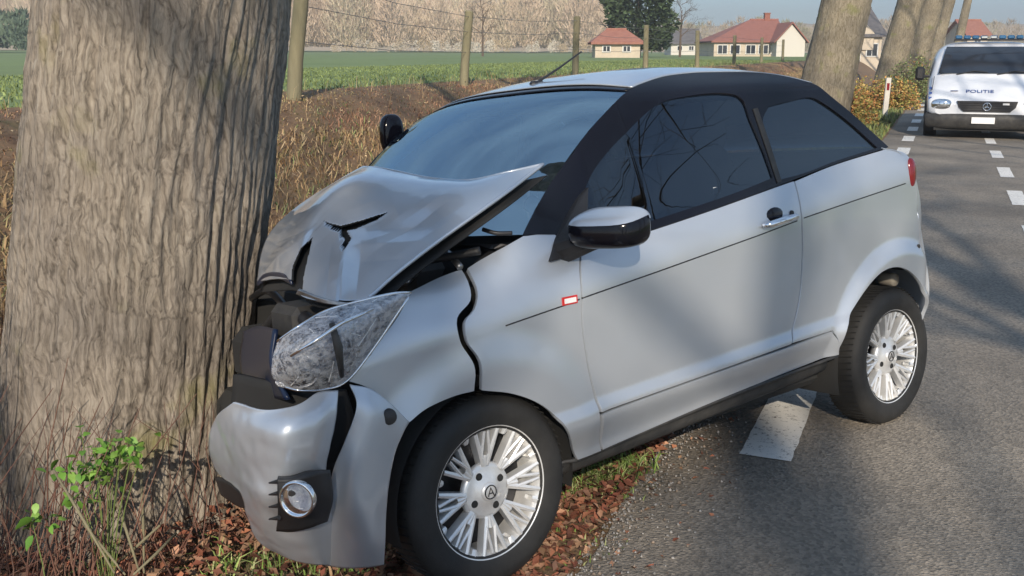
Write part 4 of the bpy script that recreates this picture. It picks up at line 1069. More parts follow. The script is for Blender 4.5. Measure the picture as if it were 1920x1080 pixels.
ed_ = [on_axis(*r[0][:2], CU, r[0][2]) for r in bon]; MB().tube([cr1(ed_, t) for t in np.linspace(0, 1, 40)], .0055, 6).build('bonnet_fold', S, bo_, smooth=True)
ed_ = [on_axis(*q[:2], CU, q[2]) for q in bon[-1]]; MB().tube([cr1(ed_, t) for t in np.linspace(0, 1, 40)], .0045, 6).build('bonnet_fold', S, bo_, smooth=True)
bo_['label'] = 'buckled bonnet, torn open in the middle and lifted at one corner'
inn = [[tuple(on_axis(a[0], a[1], CU, a[2]) + np.array([.012, .0, -.035])) for a in r] for r in bon]
patch('bonnet_inner_shade', inn, M['liner'], raw=True, nu=40, nv=40, thick=.004, parent=bo_)  # dark sheet added under the skin to put shade in the tears
# folded front lip of the bonnet
patch('bonnet_lip', [[(562, 541, -.45), (600, 556, -.43), (640, 566, -.395), (672, 566, -.36)], [(558, 550, -.45), (600, 566, -.43), (642, 574, -.395), (668, 573, -.36)]], M['raw_metal'], nu=5, nv=30, thick=.006)
patch('bonnet_lip', [[(483, 530, -.31), (500, 512, -.33), (530, 512, -.38), (548, 525, -.41)], [(486, 536, -.31), (505, 524, -.33), (530, 524, -.38), (550, 533, -.41)]], M['blue_plastic'], nu=5, nv=20, thick=.006)

bumpL = [
 [(441, 753, -.66), (495, 768, -.64), (553, 764, -.59), (594, 739, -.52), (632, 733, -.465)],
 [(407, 784, -.67), (462, 797, -.665), (530, 797, -.635), (590, 786, -.56), (628, 781, -.49)],
 [(397, 826, -.67), (450, 836, -.672), (520, 836, -.65), (580, 831, -.58), (615, 836, -.51)],
 [(409, 880, -.66), (455, 886, -.672), (520, 886, -.65), (575, 881, -.58), (608, 884, -.51)],
 [(455, 923, -.67), (490, 926, -.67), (530, 931, -.64), (575, 931, -.575), (620, 936, -.492)],
 [(468, 966, -.65), (500, 971, -.645), (535, 976, -.61), (575, 981, -.565), (620, 990, -.484)],
 [(482, 1006, -.63), (515, 1015, -.61), (550, 1021, -.58), (585, 1025, -.54), (620, 1028, -.476)],
 [(508, 1029, -.60), (545, 1046, -.57), (575, 1053, -.54), (600, 1057, -.51), (620, 1061, -.465)]]
def bdent(u, v, p):
    return np.array([1, .4, 0]) * (.006 * noise.noise((p[1] * 9, p[2] * 9, 2)) + .002 * noise.noise((p[1] * 30, p[2] * 30, 4)))
bL = patch('front_bumper', bumpL, S, nu=90, nv=70, thick=.006, dent=bdent); bL['label'] = 'crumpled left half of the front bumper'
bumpR = [
 [(655, 722, -.43), (690, 729, -.392), (728, 756, -.34), (764, 792, -.280)],
 [(668, 762, -.432), (697, 774, -.400), (724, 790, -.36), (752, 813, -.312)],
 [(648, 825, -.457), (680, 831, -.428), (708, 840, -.390), (737, 851, -.342)],
 [(627, 880, -.478), (662, 886, -.452), (695, 895, -.411), (727, 906, -.362)],
 [(615, 950, -.490), (655, 955, -.462), (690, 960, -.421), (721, 965, -.370)],
 [(614, 1010, -.485), (650, 1013, -.456), (690, 1015, -.420), (720, 1016, -.375)],
 [(614, 1058, -.472), (650, 1063, -.446), (690, 1061, -.411), (719, 1057, -.375)]]
bR = patch('front_bumper', bumpR, S, nu=80, nv=40, thick=.006); bR['label'] = 'split corner of the front bumper beside the wheel'
# towing eye cover
q = on_axis(730, 781, CU, -.352); MB().lathe([(0, -.006), (.016, -.005), (.02, 0), (.02, .01)], tuple(q + np.array([-.004, -.004, 0])), (.45, .89, 0), 20).build('towing_eye_cover', M['dark_plastic'], car, smooth=True)

# scratches
BL = surf_from(grid(bumpL), 60, 60)
def scr(pts, r, m, par):
    P = []
    for (u, v) in pts:
        q = BL[int(u * 59), int(v * 59)]; P.append(q + np.array([-.0015, -.001, 0]))
    MB().tube([cr1(P, t) for t in np.linspace(0, 1, 14)], r, 4).build('scratch', m, par, smooth=True)
scr([(.26, .27), (.36, .26), (.46, .32)], .0022, M['white_print'], bL)
scr([(.20, .05), (.17, .14), (.13, .22)], .0014, M['dark_metal'], bL); scr([(.80, .30), (.88, .45), (.93, .75)], .0014, M['dark_metal'], bL)
scr([(.80, .55), (.90, .68), (.97, .95)], .0012, M['dark_metal'], bL); scr([(.76, .3), (.76, .6), (.78, .9)], .0010, M['dark_metal'], bL)
# fog lamp
fo = [[(524, 890, -.652), (548, 889, -.628), (578, 880, -.588), (606, 878, -.524)], [(524, 930, -.652), (550, 930, -.632), (580, 930, -.583), (613, 930, -.515)], [(526, 980, -.62), (550, 982, -.602), (578, 978, -.573), (604, 968, -.520)]]
fh = patch('fog_lamp', fo, M['black_plastic'], nu=16, nv=20, thick=.02, dent=lambda u, v, p: np.array([-.006, -.006, 0]) + np.array([.012, .010, 0]) * math.sin(math.pi * u) * math.sin(math.pi * v))
fc = on_axis(563, 931, CU, -.632) + np.array([-.012, -.010, 0]); fax = Vector((-.80, -.60, 0)).normalized()
MB().lathe([(.041, -.01), (.043, .004), (.038, .008), (.035, .002)], tuple(fc), fax, 36).build('lamp_ring', M['chrome'], fh, smooth=True)
MB().lathe([(.036, .0), (.028, -.012), (.012, -.022), (0, -.024)], tuple(fc), fax, 30).build('reflector_bowl', M['reflector'], fh, smooth=True)
MB().lathe([(.0365, .001), (.03, .005), (.015, .008), (0, .009)], tuple(fc), fax, 30).build('lens', M['lens'], fh, smooth=True)
for yy in (900, 922, 945, 968):
    a_ = on_axis(507, yy + 3, CU, -.66); b2 = on_axis(526, yy - 1, CU, -.652)
    MB().tube([a_ + np.array([-.006, -.006, 0]), b2 + np.array([-.008, -.008, 0])], [.002, .006], 6).build('vent_slot', M['black_plastic'], fh)
# headlamp
hlr = [
 [(520, 640, -.565), (560, 612, -.53), (610, 583, -.455), (680, 563, -.37), (735, 551, -.30), (769, 548, -.250)],
 [(511, 672, -.590), (560, 645, -.57), (615, 618, -.50), (675, 592, -.41), (728, 570, -.33), (768, 551, -.252)],
 [(510, 705, -.590), (558, 690, -.57), (612, 668, -.51), (665, 638, -.43), (716, 600, -.345), (767, 554, -.256)],
 [(524, 722, -.570), (562, 732, -.54), (608, 730, -.48), (652, 713, -.425), (706, 645, -.345), (766, 557, -.260)]]
hl = patch('headlamp', hlr, M['crazed_glint'], nu=30, nv=40, thick=0, flip=True); hl['label'] = 'cracked clear headlamp lens'
rfl = []
for i, r in enumerate(hlr):
    rr_ = []
    for j, p in enumerate(r):
        v = on_axis(p[0], p[1], CU, p[2]); k = math.sin(math.pi * (j + .3) / 5.6) * (1 if 0 < i < 3 else .35)
        rr_.append(tuple(v + np.array([.022, .028, -.003]) * (k + .25)))
    rfl.append(rr_)
def facet(u, v, p): return np.array([.8, .6, 0]) * (.012 * noise.cell((p[1] * 26, p[2] * 30, p[0] * 12)) + .004 * noise.noise(Vector(p) * 60))
patch('lamp_reflector', rfl, M['reflector'], raw=True, nu=44, nv=60, thick=.003, dent=facet, parent=hl)
for (px, py, s_, r_) in ((560, 690, -.545, .050), (625, 652, -.465, .044), (690, 605, -.37, .03)):
    c = on_axis(px, py, CU, s_) + np.array([.016, .014, 0]); ax = Vector((-.75, -.65, .05)).normalized()
    MB().lathe([(r_, .012), (r_ * .96, .016), (r_ * .93, .008), (r_ * .75, -.012), (r_ * .4, -.028), (0, -.034)], tuple(c), ax, 30).build('lamp_bowl', M['reflector'], hl, smooth=True)
    MB().ell(tuple(c + np.array([.012, .010, 0])), (.012, .012, .012), 10, 8).build('bulb', M['lens'], hl, smooth=True)
rim_ = MB()
for row in (hlr[0], hlr[3]):
    pts = [on_axis(p[0], p[1], CU, p[2]) for p in row]; rim_.tube([cr1(pts, t) for t in np.linspace(0, 1, 24)], .0035, 6)
rim_.build('lamp_rim', M['chrome'], hl, smooth=True)
MB().tube([on_axis(x, y, CU, s_ - .012) for x, y, s_ in ((622, 606, -.485), (634, 650, -.485), (641, 705, -.45))], [.007, .011, .006], 8).build('lamp_divider', M['dark_plastic'], hl, smooth=True)
MB().tube([on_axis(x, y, CU, s_ - .012) for x, y, s_ in ((545, 668, -.58), (590, 640, -.54), (640, 606, -.47), (700, 580, -.38))], [.003, .005, .005, .003], 8).build('lamp_divider', M['chrome'], hl, smooth=True)
crk = MB(); rgx = random.Random(4); HS = surf_from(grid(hlr), 30, 40)
for k in range(9):
    i, j = rgx.randrange(2, 28), rgx.randrange(2, 36); a_ = HS[i, j]; i2 = min(29, max(0, i + rgx.randrange(-7, 8))); j2 = min(39, max(0, j + rgx.randrange(-5, 6)))
    crk.tube([a_ - np.array([.002, .002, 0]), (a_ + HS[i2, j2]) / 2, HS[i2, j2] - np.array([.002, .002, 0])], .0011, 4)
crk.build('lens_crack', M['white_print'], hl)

# engine bay and wreckage behind the nose
eb = MB()
eb.box((.0, MID, .62), (.22, 1.1, .30), bev=.03).box((-.18, .62, .60), (.26, .7, .18), bev=.04)
eb.build('engine_bay', M['liner'], car)
firewall = [[(.30, .10, .92), (.12, .4, .93), (.08, MID, .93), (.12, 1.04, .93), (.30, 1.34, .92)], [(.2, .08, .90), (.02, .4, .9), (-.02, MID, .9), (.02, 1.04, .9), (.2, 1.34, .9)], [(.12, .06, .80), (-.02, .4, .78), (-.06, MID, .78), (-.02, 1.04, .78), (.12, 1.36, .8)], [(.1, .06, .5), (.0, .4, .5), (.0, MID, .5), (.0, 1.04, .5), (.1, 1.36, .5)]]
patch('cowl', firewall, M['black_plastic'], raw=True, nu=20, nv=30, thick=.01)
inr = [[(.05, .075, .84), (-.1, .085, .80), (-.25, .10, .80), (-.36, .12, .78)], [(.05, .09, .6), (-.1, .1, .6), (-.25, .12, .6), (-.36, .14, .6)]]
patch('inner_wing', inr, M['liner'], raw=True, nu=6, nv=12, thick=.01)
patch('far_wing', [[(.28, 1.40, .88), (.1, 1.38, .84), (-.05, 1.30, .82), (-.14, 1.18, .80)], [(.28, 1.43, .65), (.1, 1.42, .62), (-.05, 1.34, .6), (-.14, 1.2, .6)]], S, raw=True, nu=12, nv=20, thick=.005)
def hose(pts, r, name, m, n=10):
    P = [on_axis(x, y, CU, s_) for x, y, s_ in pts]; MB().tube([cr1(P, t) for t in np.linspace(0, 1, 20)], r, n).build(name, m, car, smooth=True)
hose([(500, 620, -.30), (530, 590, -.34), (575, 600, -.38), (600, 640, -.40)], .022, 'hose', M['black_plastic'])
hose([(470, 560, -.15), (500, 545, -.2), (530, 570, -.25), (545, 610, -.3)], .012, 'hose', M['dark_metal'])
hose([(480, 660, -.2), (520, 650, -.3), (560, 640, -.36)], .014, 'hose', M['black_plastic'])
hose([(740, 520, -.10), (800, 490, -.05), (850, 480, .0), (900, 470, .05)], .012, 'hose', M['black_plastic'])
hose([(760, 530, -.12), (790, 500, -.02), (820, 470, .0), (840, 475, .05), (862, 500, -.02)], .010, 'hose', M['raw_metal'])
hose([(905, 430, .08), (930, 437, .1), (960, 437, .14)], .006, 'hose', M['dark_metal'])
c = on_axis(580, 610, CU, -.33); MB().box(tuple(c), (.16, .16, .13), bev=.02).build('air_box', M['dark_plastic'], car)
c = on_axis(800, 500, CU, .02); MB().box(tuple(c + np.array([0, .05, -.05])), (.14, .14, .12), bev=.02).build('battery', M['dark_plastic'], car)
# dark blue broken plastic of the far bumper half
patch('grille_panel', [[(462, 622, -.36), (490, 612, -.42), (522, 618, -.50)], [(456, 680, -.38), (488, 680, -.46), (516, 685, -.53)], [(470, 735, -.40), (500, 742, -.48), (545, 748, -.53)]], M['blue_plastic'], nu=16, nv=16, thick=.01)
patch('crash_beam', [[(450, 700, -.50), (520, 715, -.50), (600, 725, -.45), (650, 730, -.40)], [(448, 790, -.50), (520, 800, -.50), (600, 800, -.45), (670, 800, -.38)], [(480, 900, -.50), (540, 910, -.48), (610, 920, -.43), (690, 900, -.36)]], M['liner'], nu=12, nv=16, thick=.02)
patch('front_undertray', [[(409, 893, -.56), (440, 905, -.60), (470, 935, -.60)], [(420, 925, -.52), (450, 945, -.56), (470, 950, -.58)]], M['black_plastic'], nu=8, nv=8, thick=.01)

# ------------------------------------------------------------------ police van on the road
M['van_white'] = mat('white_van_paint', (.72, .74, .78), rough=.3, coat=.6, var=[(.64, .66, .7), (.76, .78, .82)], scale=2)
M['van_blue'] = mat('blue_print', (.03, .07, .25), rough=.4)
M['beacon'] = mat('blue_beacon', (.03, .12, .25), rough=.15, coat=.6)
va = at(1845, 250, 17.4); van = empty('van', (va[0], va[1], -.02), -math.atan2(TD[0], TD[1]) + R(1))
tag(van, 'white van with a blue light bar facing the viewer on the road', 'van')
def vring(y, w, z0, z1, k=5.0, n=40, tuck=.0):
    """rounded cross-section, narrower towards the top (tuck)"""
    P = []; zc = (z0 + z1) / 2; hz_ = (z1 - z0) / 2
    for i in range(n):
        t = 2 * math.pi * i / n; c, s_ = math.cos(t), math.sin(t)
        x = math.copysign(abs(c) ** (2 / k), c) * w; z = math.copysign(abs(s_) ** (2 / k), s_) * hz_
        f = max(0, (zc + z - .95)) ; P.append((x * (1 - tuck * f), y, zc + z))
    return P
st = [(-.02, .80, .42, .60), (.03, .90, .41, .67), (.12, .93, .40, .73), (.35, .94, .38, .86), (.62, .945, .19, 1.00), (.80, .95, .19, 1.10), (1.05, .95, .19, 1.33), (1.28, .95, .19, 1.54), (1.42, .95, .19, 1.61), (1.7, .95, .19, 1.655), (3.0, .95, .19, 1.67), (4.5, .95, .19, 1.66), (4.75, .92, .25, 1.6)]
bm = MB(); RV = [vring(*s_, tuck=.16) for s_ in st]; n_ = len(RV[0]); V = [p for r in RV for p in r]
Fc = [(i * n_ + k, i * n_ + (k + 1) % n_, (i + 1) * n_ + (k + 1) % n_, (i + 1) * n_ + k) for i in range(len(RV) - 1) for k in range(n_)]
Fc.append(tuple(range(n_))[::-1][::-1]); Fc.append(tuple((len(RV) - 1) * n_ + k for k in range(n_))[::-1])
bm.add(V, Fc); bm.build('body', M['van_white'], van, smooth=True, auto=50)
def van_top(y): return float(np.interp(y, [s_[0] for s_ in st], [s_[3] for s_ in st]))
def vquad(name, xs, ys, m, off, par=van, nx=12, ny=6, bow=.03):
    V = []; Fc = []
    for i in range(ny + 1):
        y = ys[0] + (ys[1] - ys[0]) * i / ny; z = van_top(y); sl = (van_top(y + .02) - van_top(y - .02)) / .04; nn = Vector((0, -sl, 1)).normalized()
        w = xs[0] + (xs[1] - xs[0]) * i / ny
        for j in range(nx + 1):
            x = -w + 2 * w * j / nx; u = x / .95; dz = -.5 * max(0, abs(u) - .7) ** 2
            V.append((x, y + nn.y * off, z + nn.z * off + dz))
    for i in range(ny):
        for j in range(nx): a = i * (nx + 1) + j; Fc.append((a, a + 1, a + nx + 2, a + nx + 1))
    return mesh(name, V, Fc, m, par)
M['van_glass'] = mat('van_glass', (.02, .025, .035), rough=.06, coat=.8, spec=.8)
wsn = vquad('windscreen', (.80, .69), (.80, 1.32), M['van_glass'], .012)
for x0 in (-.5, .15):
    MB().tube([(x0, .77, 1.09), (x0 + .28, .82, 1.15), (x0 + .5, .80, 1.13)], .010, 5).build('wiper', M['black_plastic'], van)
# nose
gz = MB(); gp = [(-.47, .665), (.47, .665), (.44, .56), (.36, .485), (-.36, .485), (-.44, .56)]
gz.prism(gp, (0, -.04, 0), (1, 0, 0), (0, 0, 1), (0, .08, 0)); gr = gz.build('grille', M['black_plastic'], van)
for z in (.52, .56, .60, .64): MB().box((0, -.045, z), (.86 - (.665 - z) * 1.0, .02, .010)).build('slat', M['dark_metal'], gr)
em = MB(); C0 = Vector((0, -.06, .575)); rg1 = [C0 + Vector((math.cos(t) * .062, 0, math.sin(t) * .062)) for t in np.linspace(0, 2 * math.pi, 25)]; em.tube(rg1, .008, 6, cap=False)
for k in range(3):
    a = math.pi / 2 + k * 2 * math.pi / 3; em.tube([C0, C0 + Vector((math.cos(a) * .06, 0, math.sin(a) * .06))], [.012, .004], 5)
em.build('emblem', M['chrome'], gr, smooth=True)
MB().box((.29, -.05, .62), (.1, .012, .03)).build('small_plate', M['white_print'], gr)
for sx in (-1, 1):
    h_ = MB(); h_.ell((sx * .71, .035, .60), (.17, .085, .095), 18, 12, .8); hl_ = h_.build('headlight', M['chrome'], van, smooth=True)
    MB().ell((sx * .70, -.015, .59), (.06, .02, .06), 14, 8).build('lamp', M['white_print'], hl_, smooth=True)
    MB().ell((sx * .86, .09, .60), (.05, .05, .06), 12, 8).build('indicator', M['chrome'], hl_, smooth=True)
    mm = MB().box((sx * 1.10, .86, 1.10), (.16, .10, .24), bev=.04).tube([(sx * .93, .9, 1.05), (sx * 1.06, .88, 1.05)], .025, 6); mm.build('wing_mirror', M['black_plastic'], van)
    w_ = MB().lathe([(.0, -.01), (.17, -.01), (.2, 0), (.30, .0), (.32, .04), (.32, .18), (.30, .21)], (sx * .96, .72, .32), (-sx, 0, 0), 32)
    wh = w_.build('wheel', M['rubber'], van, smooth=True)
    w_ = MB().lathe([(.0, -.01), (.17, -.01), (.2, 0), (.30, .0), (.32, .04), (.32, .18), (.30, .21)], (sx * .96, 3.7, .32), (-sx, 0, 0), 32); w_.build('wheel', M['rubber'], van, smooth=True)
    sd_ = MB(); sd_.prism([(1.0, 1.05), (1.25, 1.36), (2.1, 1.42), (2.1, 1.05)], (sx * .935, 0, 0), (0, 1, 0), (0, 0, 1), (sx * .004, 0, 0)); sd_.build('side_window', M['van_glass'], van)
    MB().tube([(sx * .88, .33, .875 - .04), (sx * .86, .75, 1.05)], .006, 5).build('bonnet_seam', M['dark_metal'], van)
bp_ = MB(); nn_ = 14; V = []
for (z, w, yy) in ((.20, .90, .0), (.24, .94, -.05), (.36, .96, -.07), (.43, .96, -.06), (.46, .94, .0)):
    for j in range(nn_ + 1):
        x = -w + 2 * w * j / nn_; V.append((x, yy + .14 * (abs(x) / w) ** 6, z))
bp_.add(V, [(i * (nn_ + 1) + j, i * (nn_ + 1) + j + 1, (i + 1) * (nn_ + 1) + j + 1, (i + 1) * (nn_ + 1) + j) for i in range(4) for j in range(nn_)])
bb_ = bp_.build('bumper', M['dark_plastic'], van, smooth=True)
MB().box((-.04, -.085, .345), (.36, .012, .105)).build('number_plate', M['white_print'], van)
MB().box((0, .3, .2), (1.6, .5, .08)).build('underbody', M['liner'], van)
# lettering and vertical blue marks
def text(txt, size, m, parent, loc, rot, name='lettering'):
    cu = bpy.data.curves.new(name, 'FONT'); cu.body = txt; cu.size = size; cu.extrude = .002; cu.align_x = 'CENTER'
    t0 = bpy.data.objects.new(name, cu); COL.objects.link(t0); me = bpy.data.meshes.new_from_object(t0.evaluated_get(bpy.context.evaluated_depsgraph_get())); bpy.data.objects.remove(t0)
    o = bpy.data.objects.new(name, me); COL.objects.link(o); me.materials.clear(); me.materials.append(m); o.parent = parent; o.location = loc; o.rotation_euler = rot; return o
sl = math.atan2(van_top(.40) - van_top(.25), .15)
text('POLITIE', .13, M['van_blue'], van, (-.12, .22, van_top(.22) + .012), (sl, 0, 0))
MB().box((-.52, .27, van_top(.27) + .012), (.12, .06, .004)).build('crest', M['van_blue'], van)
for z in (.72, .80, .88): MB().box((-.90, .16 + (z - .72) * 1.6, z - .02), (.05, .03, .04)).build('blue_mark', M['van_blue'], van)
# light bar
lb = MB().box((0, 1.55, 1.69), (1.15, .22, .03), bev=.01).build('light_bar', M['dark_metal'], van)
for i, x in enumerate((-.5, -.36, -.22, -.08, .08, .22, .36, .5)):
    MB().box((x, 1.54, 1.735), (.12, .19, .07), bev=.02).build('beacon', M['beacon'] if i not in (3, 4) else M['chrome'], lb)
MB().box((.72, 1.6, 1.70), (.3, .1, .03), bev=.01).build('roof_rail', M['van_white'], van)

# ------------------------------------------------------------------ low vegetation
M['blade'] = mat('grass_blades', (.1, .1, .05), rough=.75, attr='Col', spec=.25)
M['leaf_litter'] = mat('dead_leaves', (.2, .1, .05), rough=.8, attr='Col', spec=.25)
M['nettle'] = mat('green_leaf', (.12, .25, .03), rough=.55, attr='Col', spec=.4)
def gz_np(x, y):
    return ground_q(x * TR[0] + y * TR[1])
def blades(name, X, Y, h, w, lean, cols, seed, m=None, zoff=-.02, keep=None):
    rr = np.random.default_rng(seed); n = len(X); Z = gz_np(X, Y) + zoff
    a = rr.uniform(0, 2 * np.pi, n); la = rr.uniform(0, 2 * np.pi, n); L = np.abs(rr.normal(lean, lean * .5, n)) * h
    px_, py_ = np.cos(a) * w / 2, np.sin(a) * w / 2; lx, ly = np.cos(la) * L, np.sin(la) * L
    b = np.stack([X, Y, Z], 1); z0 = np.zeros(n); s1 = np.stack([px_, py_, z0], 1)
    mid = b + np.stack([lx * .35, ly * .35, h * .6], 1); tip = b + np.stack([lx, ly, h * np.clip(1 - .4 * L / np.maximum(h, 1e-4), .3, 1)], 1)
    V = np.stack([b - s1, b + s1, mid + s1 * .7, mid - s1 * .7, tip], 1).reshape(-1, 3)
    k = np.arange(n)[:, None] * 5; T = np.concatenate([k + [0, 1, 2], k + [0, 2, 3], k + [3, 2, 4]], 0)
    C = np.repeat(cols, 5, 0)
    return tag(np_mesh(name, V, T, m or M['blade'], None, C), kind='stuff')
def pal(cs, n, rr, mask=None):
    c = np.array(cs)[rr.integers(len(cs), size=n)] * rr.uniform(.65, 1.35, (n, 1)); return c
def nz2(X, Y, f, o): return np.array([noise.noise((x * f, y * f, o)) for x, y in zip(X, Y)])
def scatter(n, t0, t1, q0, q1, rr, tpow=1.0):
    t = t0 + (t1 - t0) * rr.uniform(0, 1, n) ** tpow; q = rr.uniform(q0, q1, n)
    return t * TD[0] + q * TR[0], t * TD[1] + q * TR[1]
def litter(name, X, Y, size, cols, seed, zmax=.05):
    rr = np.random.default_rng(seed); n = len(X); Z = gz_np(X, Y) + rr.uniform(.0, zmax, n)
    nrm = rr.normal(0, .45, (n, 3)); nrm[:, 2] = 1; nrm /= np.linalg.norm(nrm, axis=1)[:, None]
    a = np.cross(nrm, rr.normal(0, 1, (n, 3))); a /= np.linalg.norm(a, axis=1)[:, None]; b = np.cross(nrm, a); s_ = size[:, None]
    c = np.stack([X, Y, Z], 1); curl = nrm * s_ * rr.uniform(.1, .5, (n, 1))
    V = np.stack([c - a * s_, c - b * s_ * .55 + curl, c + a * s_, c + b * s_ * .55 + curl * .6, c - a * s_ * .1 + nrm * .0], 1).reshape(-1, 3)
    k = np.arange(n)[:, None] * 5; T = np.concatenate([k + [0, 1, 4], k + [1, 2, 4], k + [2, 3, 4], k + [3, 0, 4]], 0)
    return tag(np_mesh(name, V, T, M['leaf_litter'], None, np.repeat(cols, 5, 0)), kind='stuff')
litter0 = litter
rr = np.random.default_rng(12)
TAN = [(.42, .29, .16), (.35, .23, .12), (.46, .34, .20), (.30, .19, .10), (.32, .27, .13)]
RUST = [(.34, .18, .11), (.28, .15, .10), (.40, .24, .15), (.25, .16, .11)]
GREEN = [(.17, .22, .08), (.21, .26, .10), (.14, .18, .07), (.26, .28, .13)]
# bank: tan dead grass below, rusty bracken above
X, Y = scatter(95000, 1.5, 50, -7.25, -3.9, rr, 1.7); q = X * TR[0] + Y * TR[1]; nn = nz2(X, Y, .55, 1.0)
up = ((q < -6.0) & (nn > .0)) | (nn > .40)
cols = np.where(up[:, None], pal(RUST, len(X), rr), pal(TAN, len(X), rr)); gsel = (rr.uniform(0, 1, len(X)) < .07); cols[gsel] = pal(GREEN, int(gsel.sum()), rr)
hh = rr.uniform(.05, .20, len(X)) * np.interp(q, [-7.2, -6.4, -5.8, -4], [.25, .4, .9, 1.1])
tag(blades('bank_grass', X, Y, hh, rr.uniform(.006, .015, len(X)), .9, cols, 1), 'tan dead grass and rusty bracken covering the bank')
X, Y = scatter(26000, 2, 60, -4.3, -.95, rr, 1.5); nn = nz2(X, Y, .8, 4.0); g_ = nn > -.05
near = (Y < 7)
cols = np.where((g_ & ~near)[:, None], pal(GREEN, len(X), rr), pal(RUST + [(.36, .24, .14)], len(X), rr))
tag(blades('verge_grass', X, Y, rr.uniform(.04, .16, len(X)) * np.where(near, .6, 1), rr.uniform(.006, .014, len(X)), .6, cols, 2), 'mixed green and dead grass on the roadside verge')
X, Y = scatter(60000, 2, 60, -16, -7.1, rr, 1.5)
tag(blades('field_grass', X, Y, rr.uniform(.03, .09, len(X)), rr.uniform(.01, .03, len(X)), .5, pal(GREEN[:3], len(X), rr), 3), 'short green grass of the field near the fence posts')
X, Y = scatter(9000, 1.5, 26, -7.0, -3.4, rr, 1.4); tag(litter0('bank_litter', X, Y, rr.uniform(.008, .02, len(X)), pal(TAN + TAN, len(X), rr), 31, .08), 'brown and tan leaf litter lying on the bank')
# tall dry stalks on the bank top by the posts
X, Y = scatter(1500, 5, 40, -7.3, -6.3, rr, 1.5)
tag(blades('dry_stalks', X, Y, rr.uniform(.10, .28, len(X)), rr.uniform(.003, .006, len(X)), .4, pal(TAN, len(X), rr), 4), 'thin tall dry stalks along the top of the bank')
# brambles and shrubs under the leaning trees
def shrub(name, lab, cx, cy, R_, h, cs, seed, n=3200, grp=None):
    rr = np.random.default_rng(seed); root = empty(name, (cx, cy, float(gz_np(cx, cy)))); tag(root, lab, 'bush', grp)
    ph = rr.uniform(0, 2 * np.pi, n); r = R_ * np.sqrt(rr.uniform(0, 1, n)) * (1 + .25 * np.sin(3 * ph + seed)); f = rr.uniform(0, 1, n) ** .8
    zt = h * np.sqrt(np.clip(1 - (r / (R_ * 1.25)) ** 2, .05, 1)) * (1 + .3 * np.sin(5 * ph + seed * 2))
    c = np.stack([np.cos(ph) * r, np.sin(ph) * r, f * zt], 1); d = rr.normal(0, 1, (n, 3)); d[:, 2] = np.abs(d[:, 2]) * .6; d /= np.linalg.norm(d, axis=1)[:, None]
    s_ = np.cross(d, rr.normal(0, 1, (n, 3))); s_ /= np.linalg.norm(s_, axis=1)[:, None]; sz = rr.uniform(.02, .045, (n, 1))
    V = np.stack([c, c + d * sz + s_ * sz * .55, c + d * sz * 2, c + d * sz - s_ * sz * .55], 1).reshape(-1, 3)
    np_mesh('foliage', V, np.arange(len(V)).reshape(-1, 4), M['blade'], root, np.repeat(pal(cs, n, rr), 4, 0))
    b = MB()
    for k in range(26):
        a = rr.uniform(0, 6.28); e = (math.cos(a) * R_ * rr.uniform(.3, 1), math.sin(a) * R_ * rr.uniform(.3, 1), h * rr.uniform(.6, 1.15)); b.tube([(0, 0, -.1), (e[0] * .5, e[1] * .5, e[2] * .7), e], [.012, .008, .003], 4)
    b.build('stem', M['twig'], root)
AUT = [(.42, .24, .08), (.35, .15, .06), (.30, .26, .07), (.22, .22, .06), (.45, .33, .13)]
for i, (px, py, Yd, R_, h, cs, lab) in enumerate([(1590, 165, 21.5, .55, .85, AUT, 'rusty orange bramble bush right of the nearest leaning tree'), (1622, 165, 27.5, .7, .8, AUT, 'yellow brown bush between the first two leaning trees'),
        (1678, 178, 27, .6, .7, AUT, 'low brown bush at the foot of the second leaning tree'), (1712, 190, 30, .9, 1.1, GREEN, 'green bush beside the left side of the white van'), (1728, 175, 34, .8, 1.2, GREEN + AUT, 'mixed bush behind the green bush, left of the white van')]):
    p = at(px, py, Yd); shrub('bush', lab, p[0], p[1], R_, h, cs, 40 + i)
X, Y = scatter(9000, 14, 45, -2.2, -.9, rr, 1.3)
tag(blades('verge_grass', X, Y, rr.uniform(.06, .2, len(X)), rr.uniform(.012, .03, len(X)), .5, pal(GREEN + [(.25, .25, .07)], len(X), rr), 6), 'green grass strip around the white reflector post')

# leaf litter round the big tree and the front wheel
LEAF = [(.27, .10, .06), (.33, .14, .08), (.20, .07, .045), (.40, .22, .14), (.14, .06, .04), (.30, .18, .11), (.22, .12, .08)]
X, Y = scatter(26000, .2, 7.5, -4.0, -.84, rr, 1.15); nn = nz2(X, Y, 2.2, 8.0); k = nn > -.30; X, Y = X[k], Y[k]
tag(litter('leaf_litter', X, Y, rr.uniform(.010, .026, len(X)), pal(LEAF, len(X), rr), 5), 'rusty fallen leaves around the big tree and the front wheel')
X, Y = scatter(6500, 1.2, 4.2, -1.45, -.86, rr); tag(litter('leaf_litter', X, Y, rr.uniform(.010, .022, len(X)), pal(LEAF, len(X), rr), 25, .035), 'dense rusty leaves between the front wheel and the asphalt')
X, Y = scatter(9000, .2, 3.4, -3.4, -1.9, rr); tag(litter('leaf_litter', X, Y, rr.uniform(.012, .026, len(X)), pal(LEAF, len(X), rr), 26, .10), 'thick pile of rusty leaves at the foot of the big tree')
X, Y = scatter(900, .5, 9, -.95, -.55, rr); 
tag(litter('leaf_litter', X, Y, rr.uniform(.008, .018, len(X)), pal(LEAF, len(X), rr), 15, .01), 'few fallen leaves blown onto the road edge')
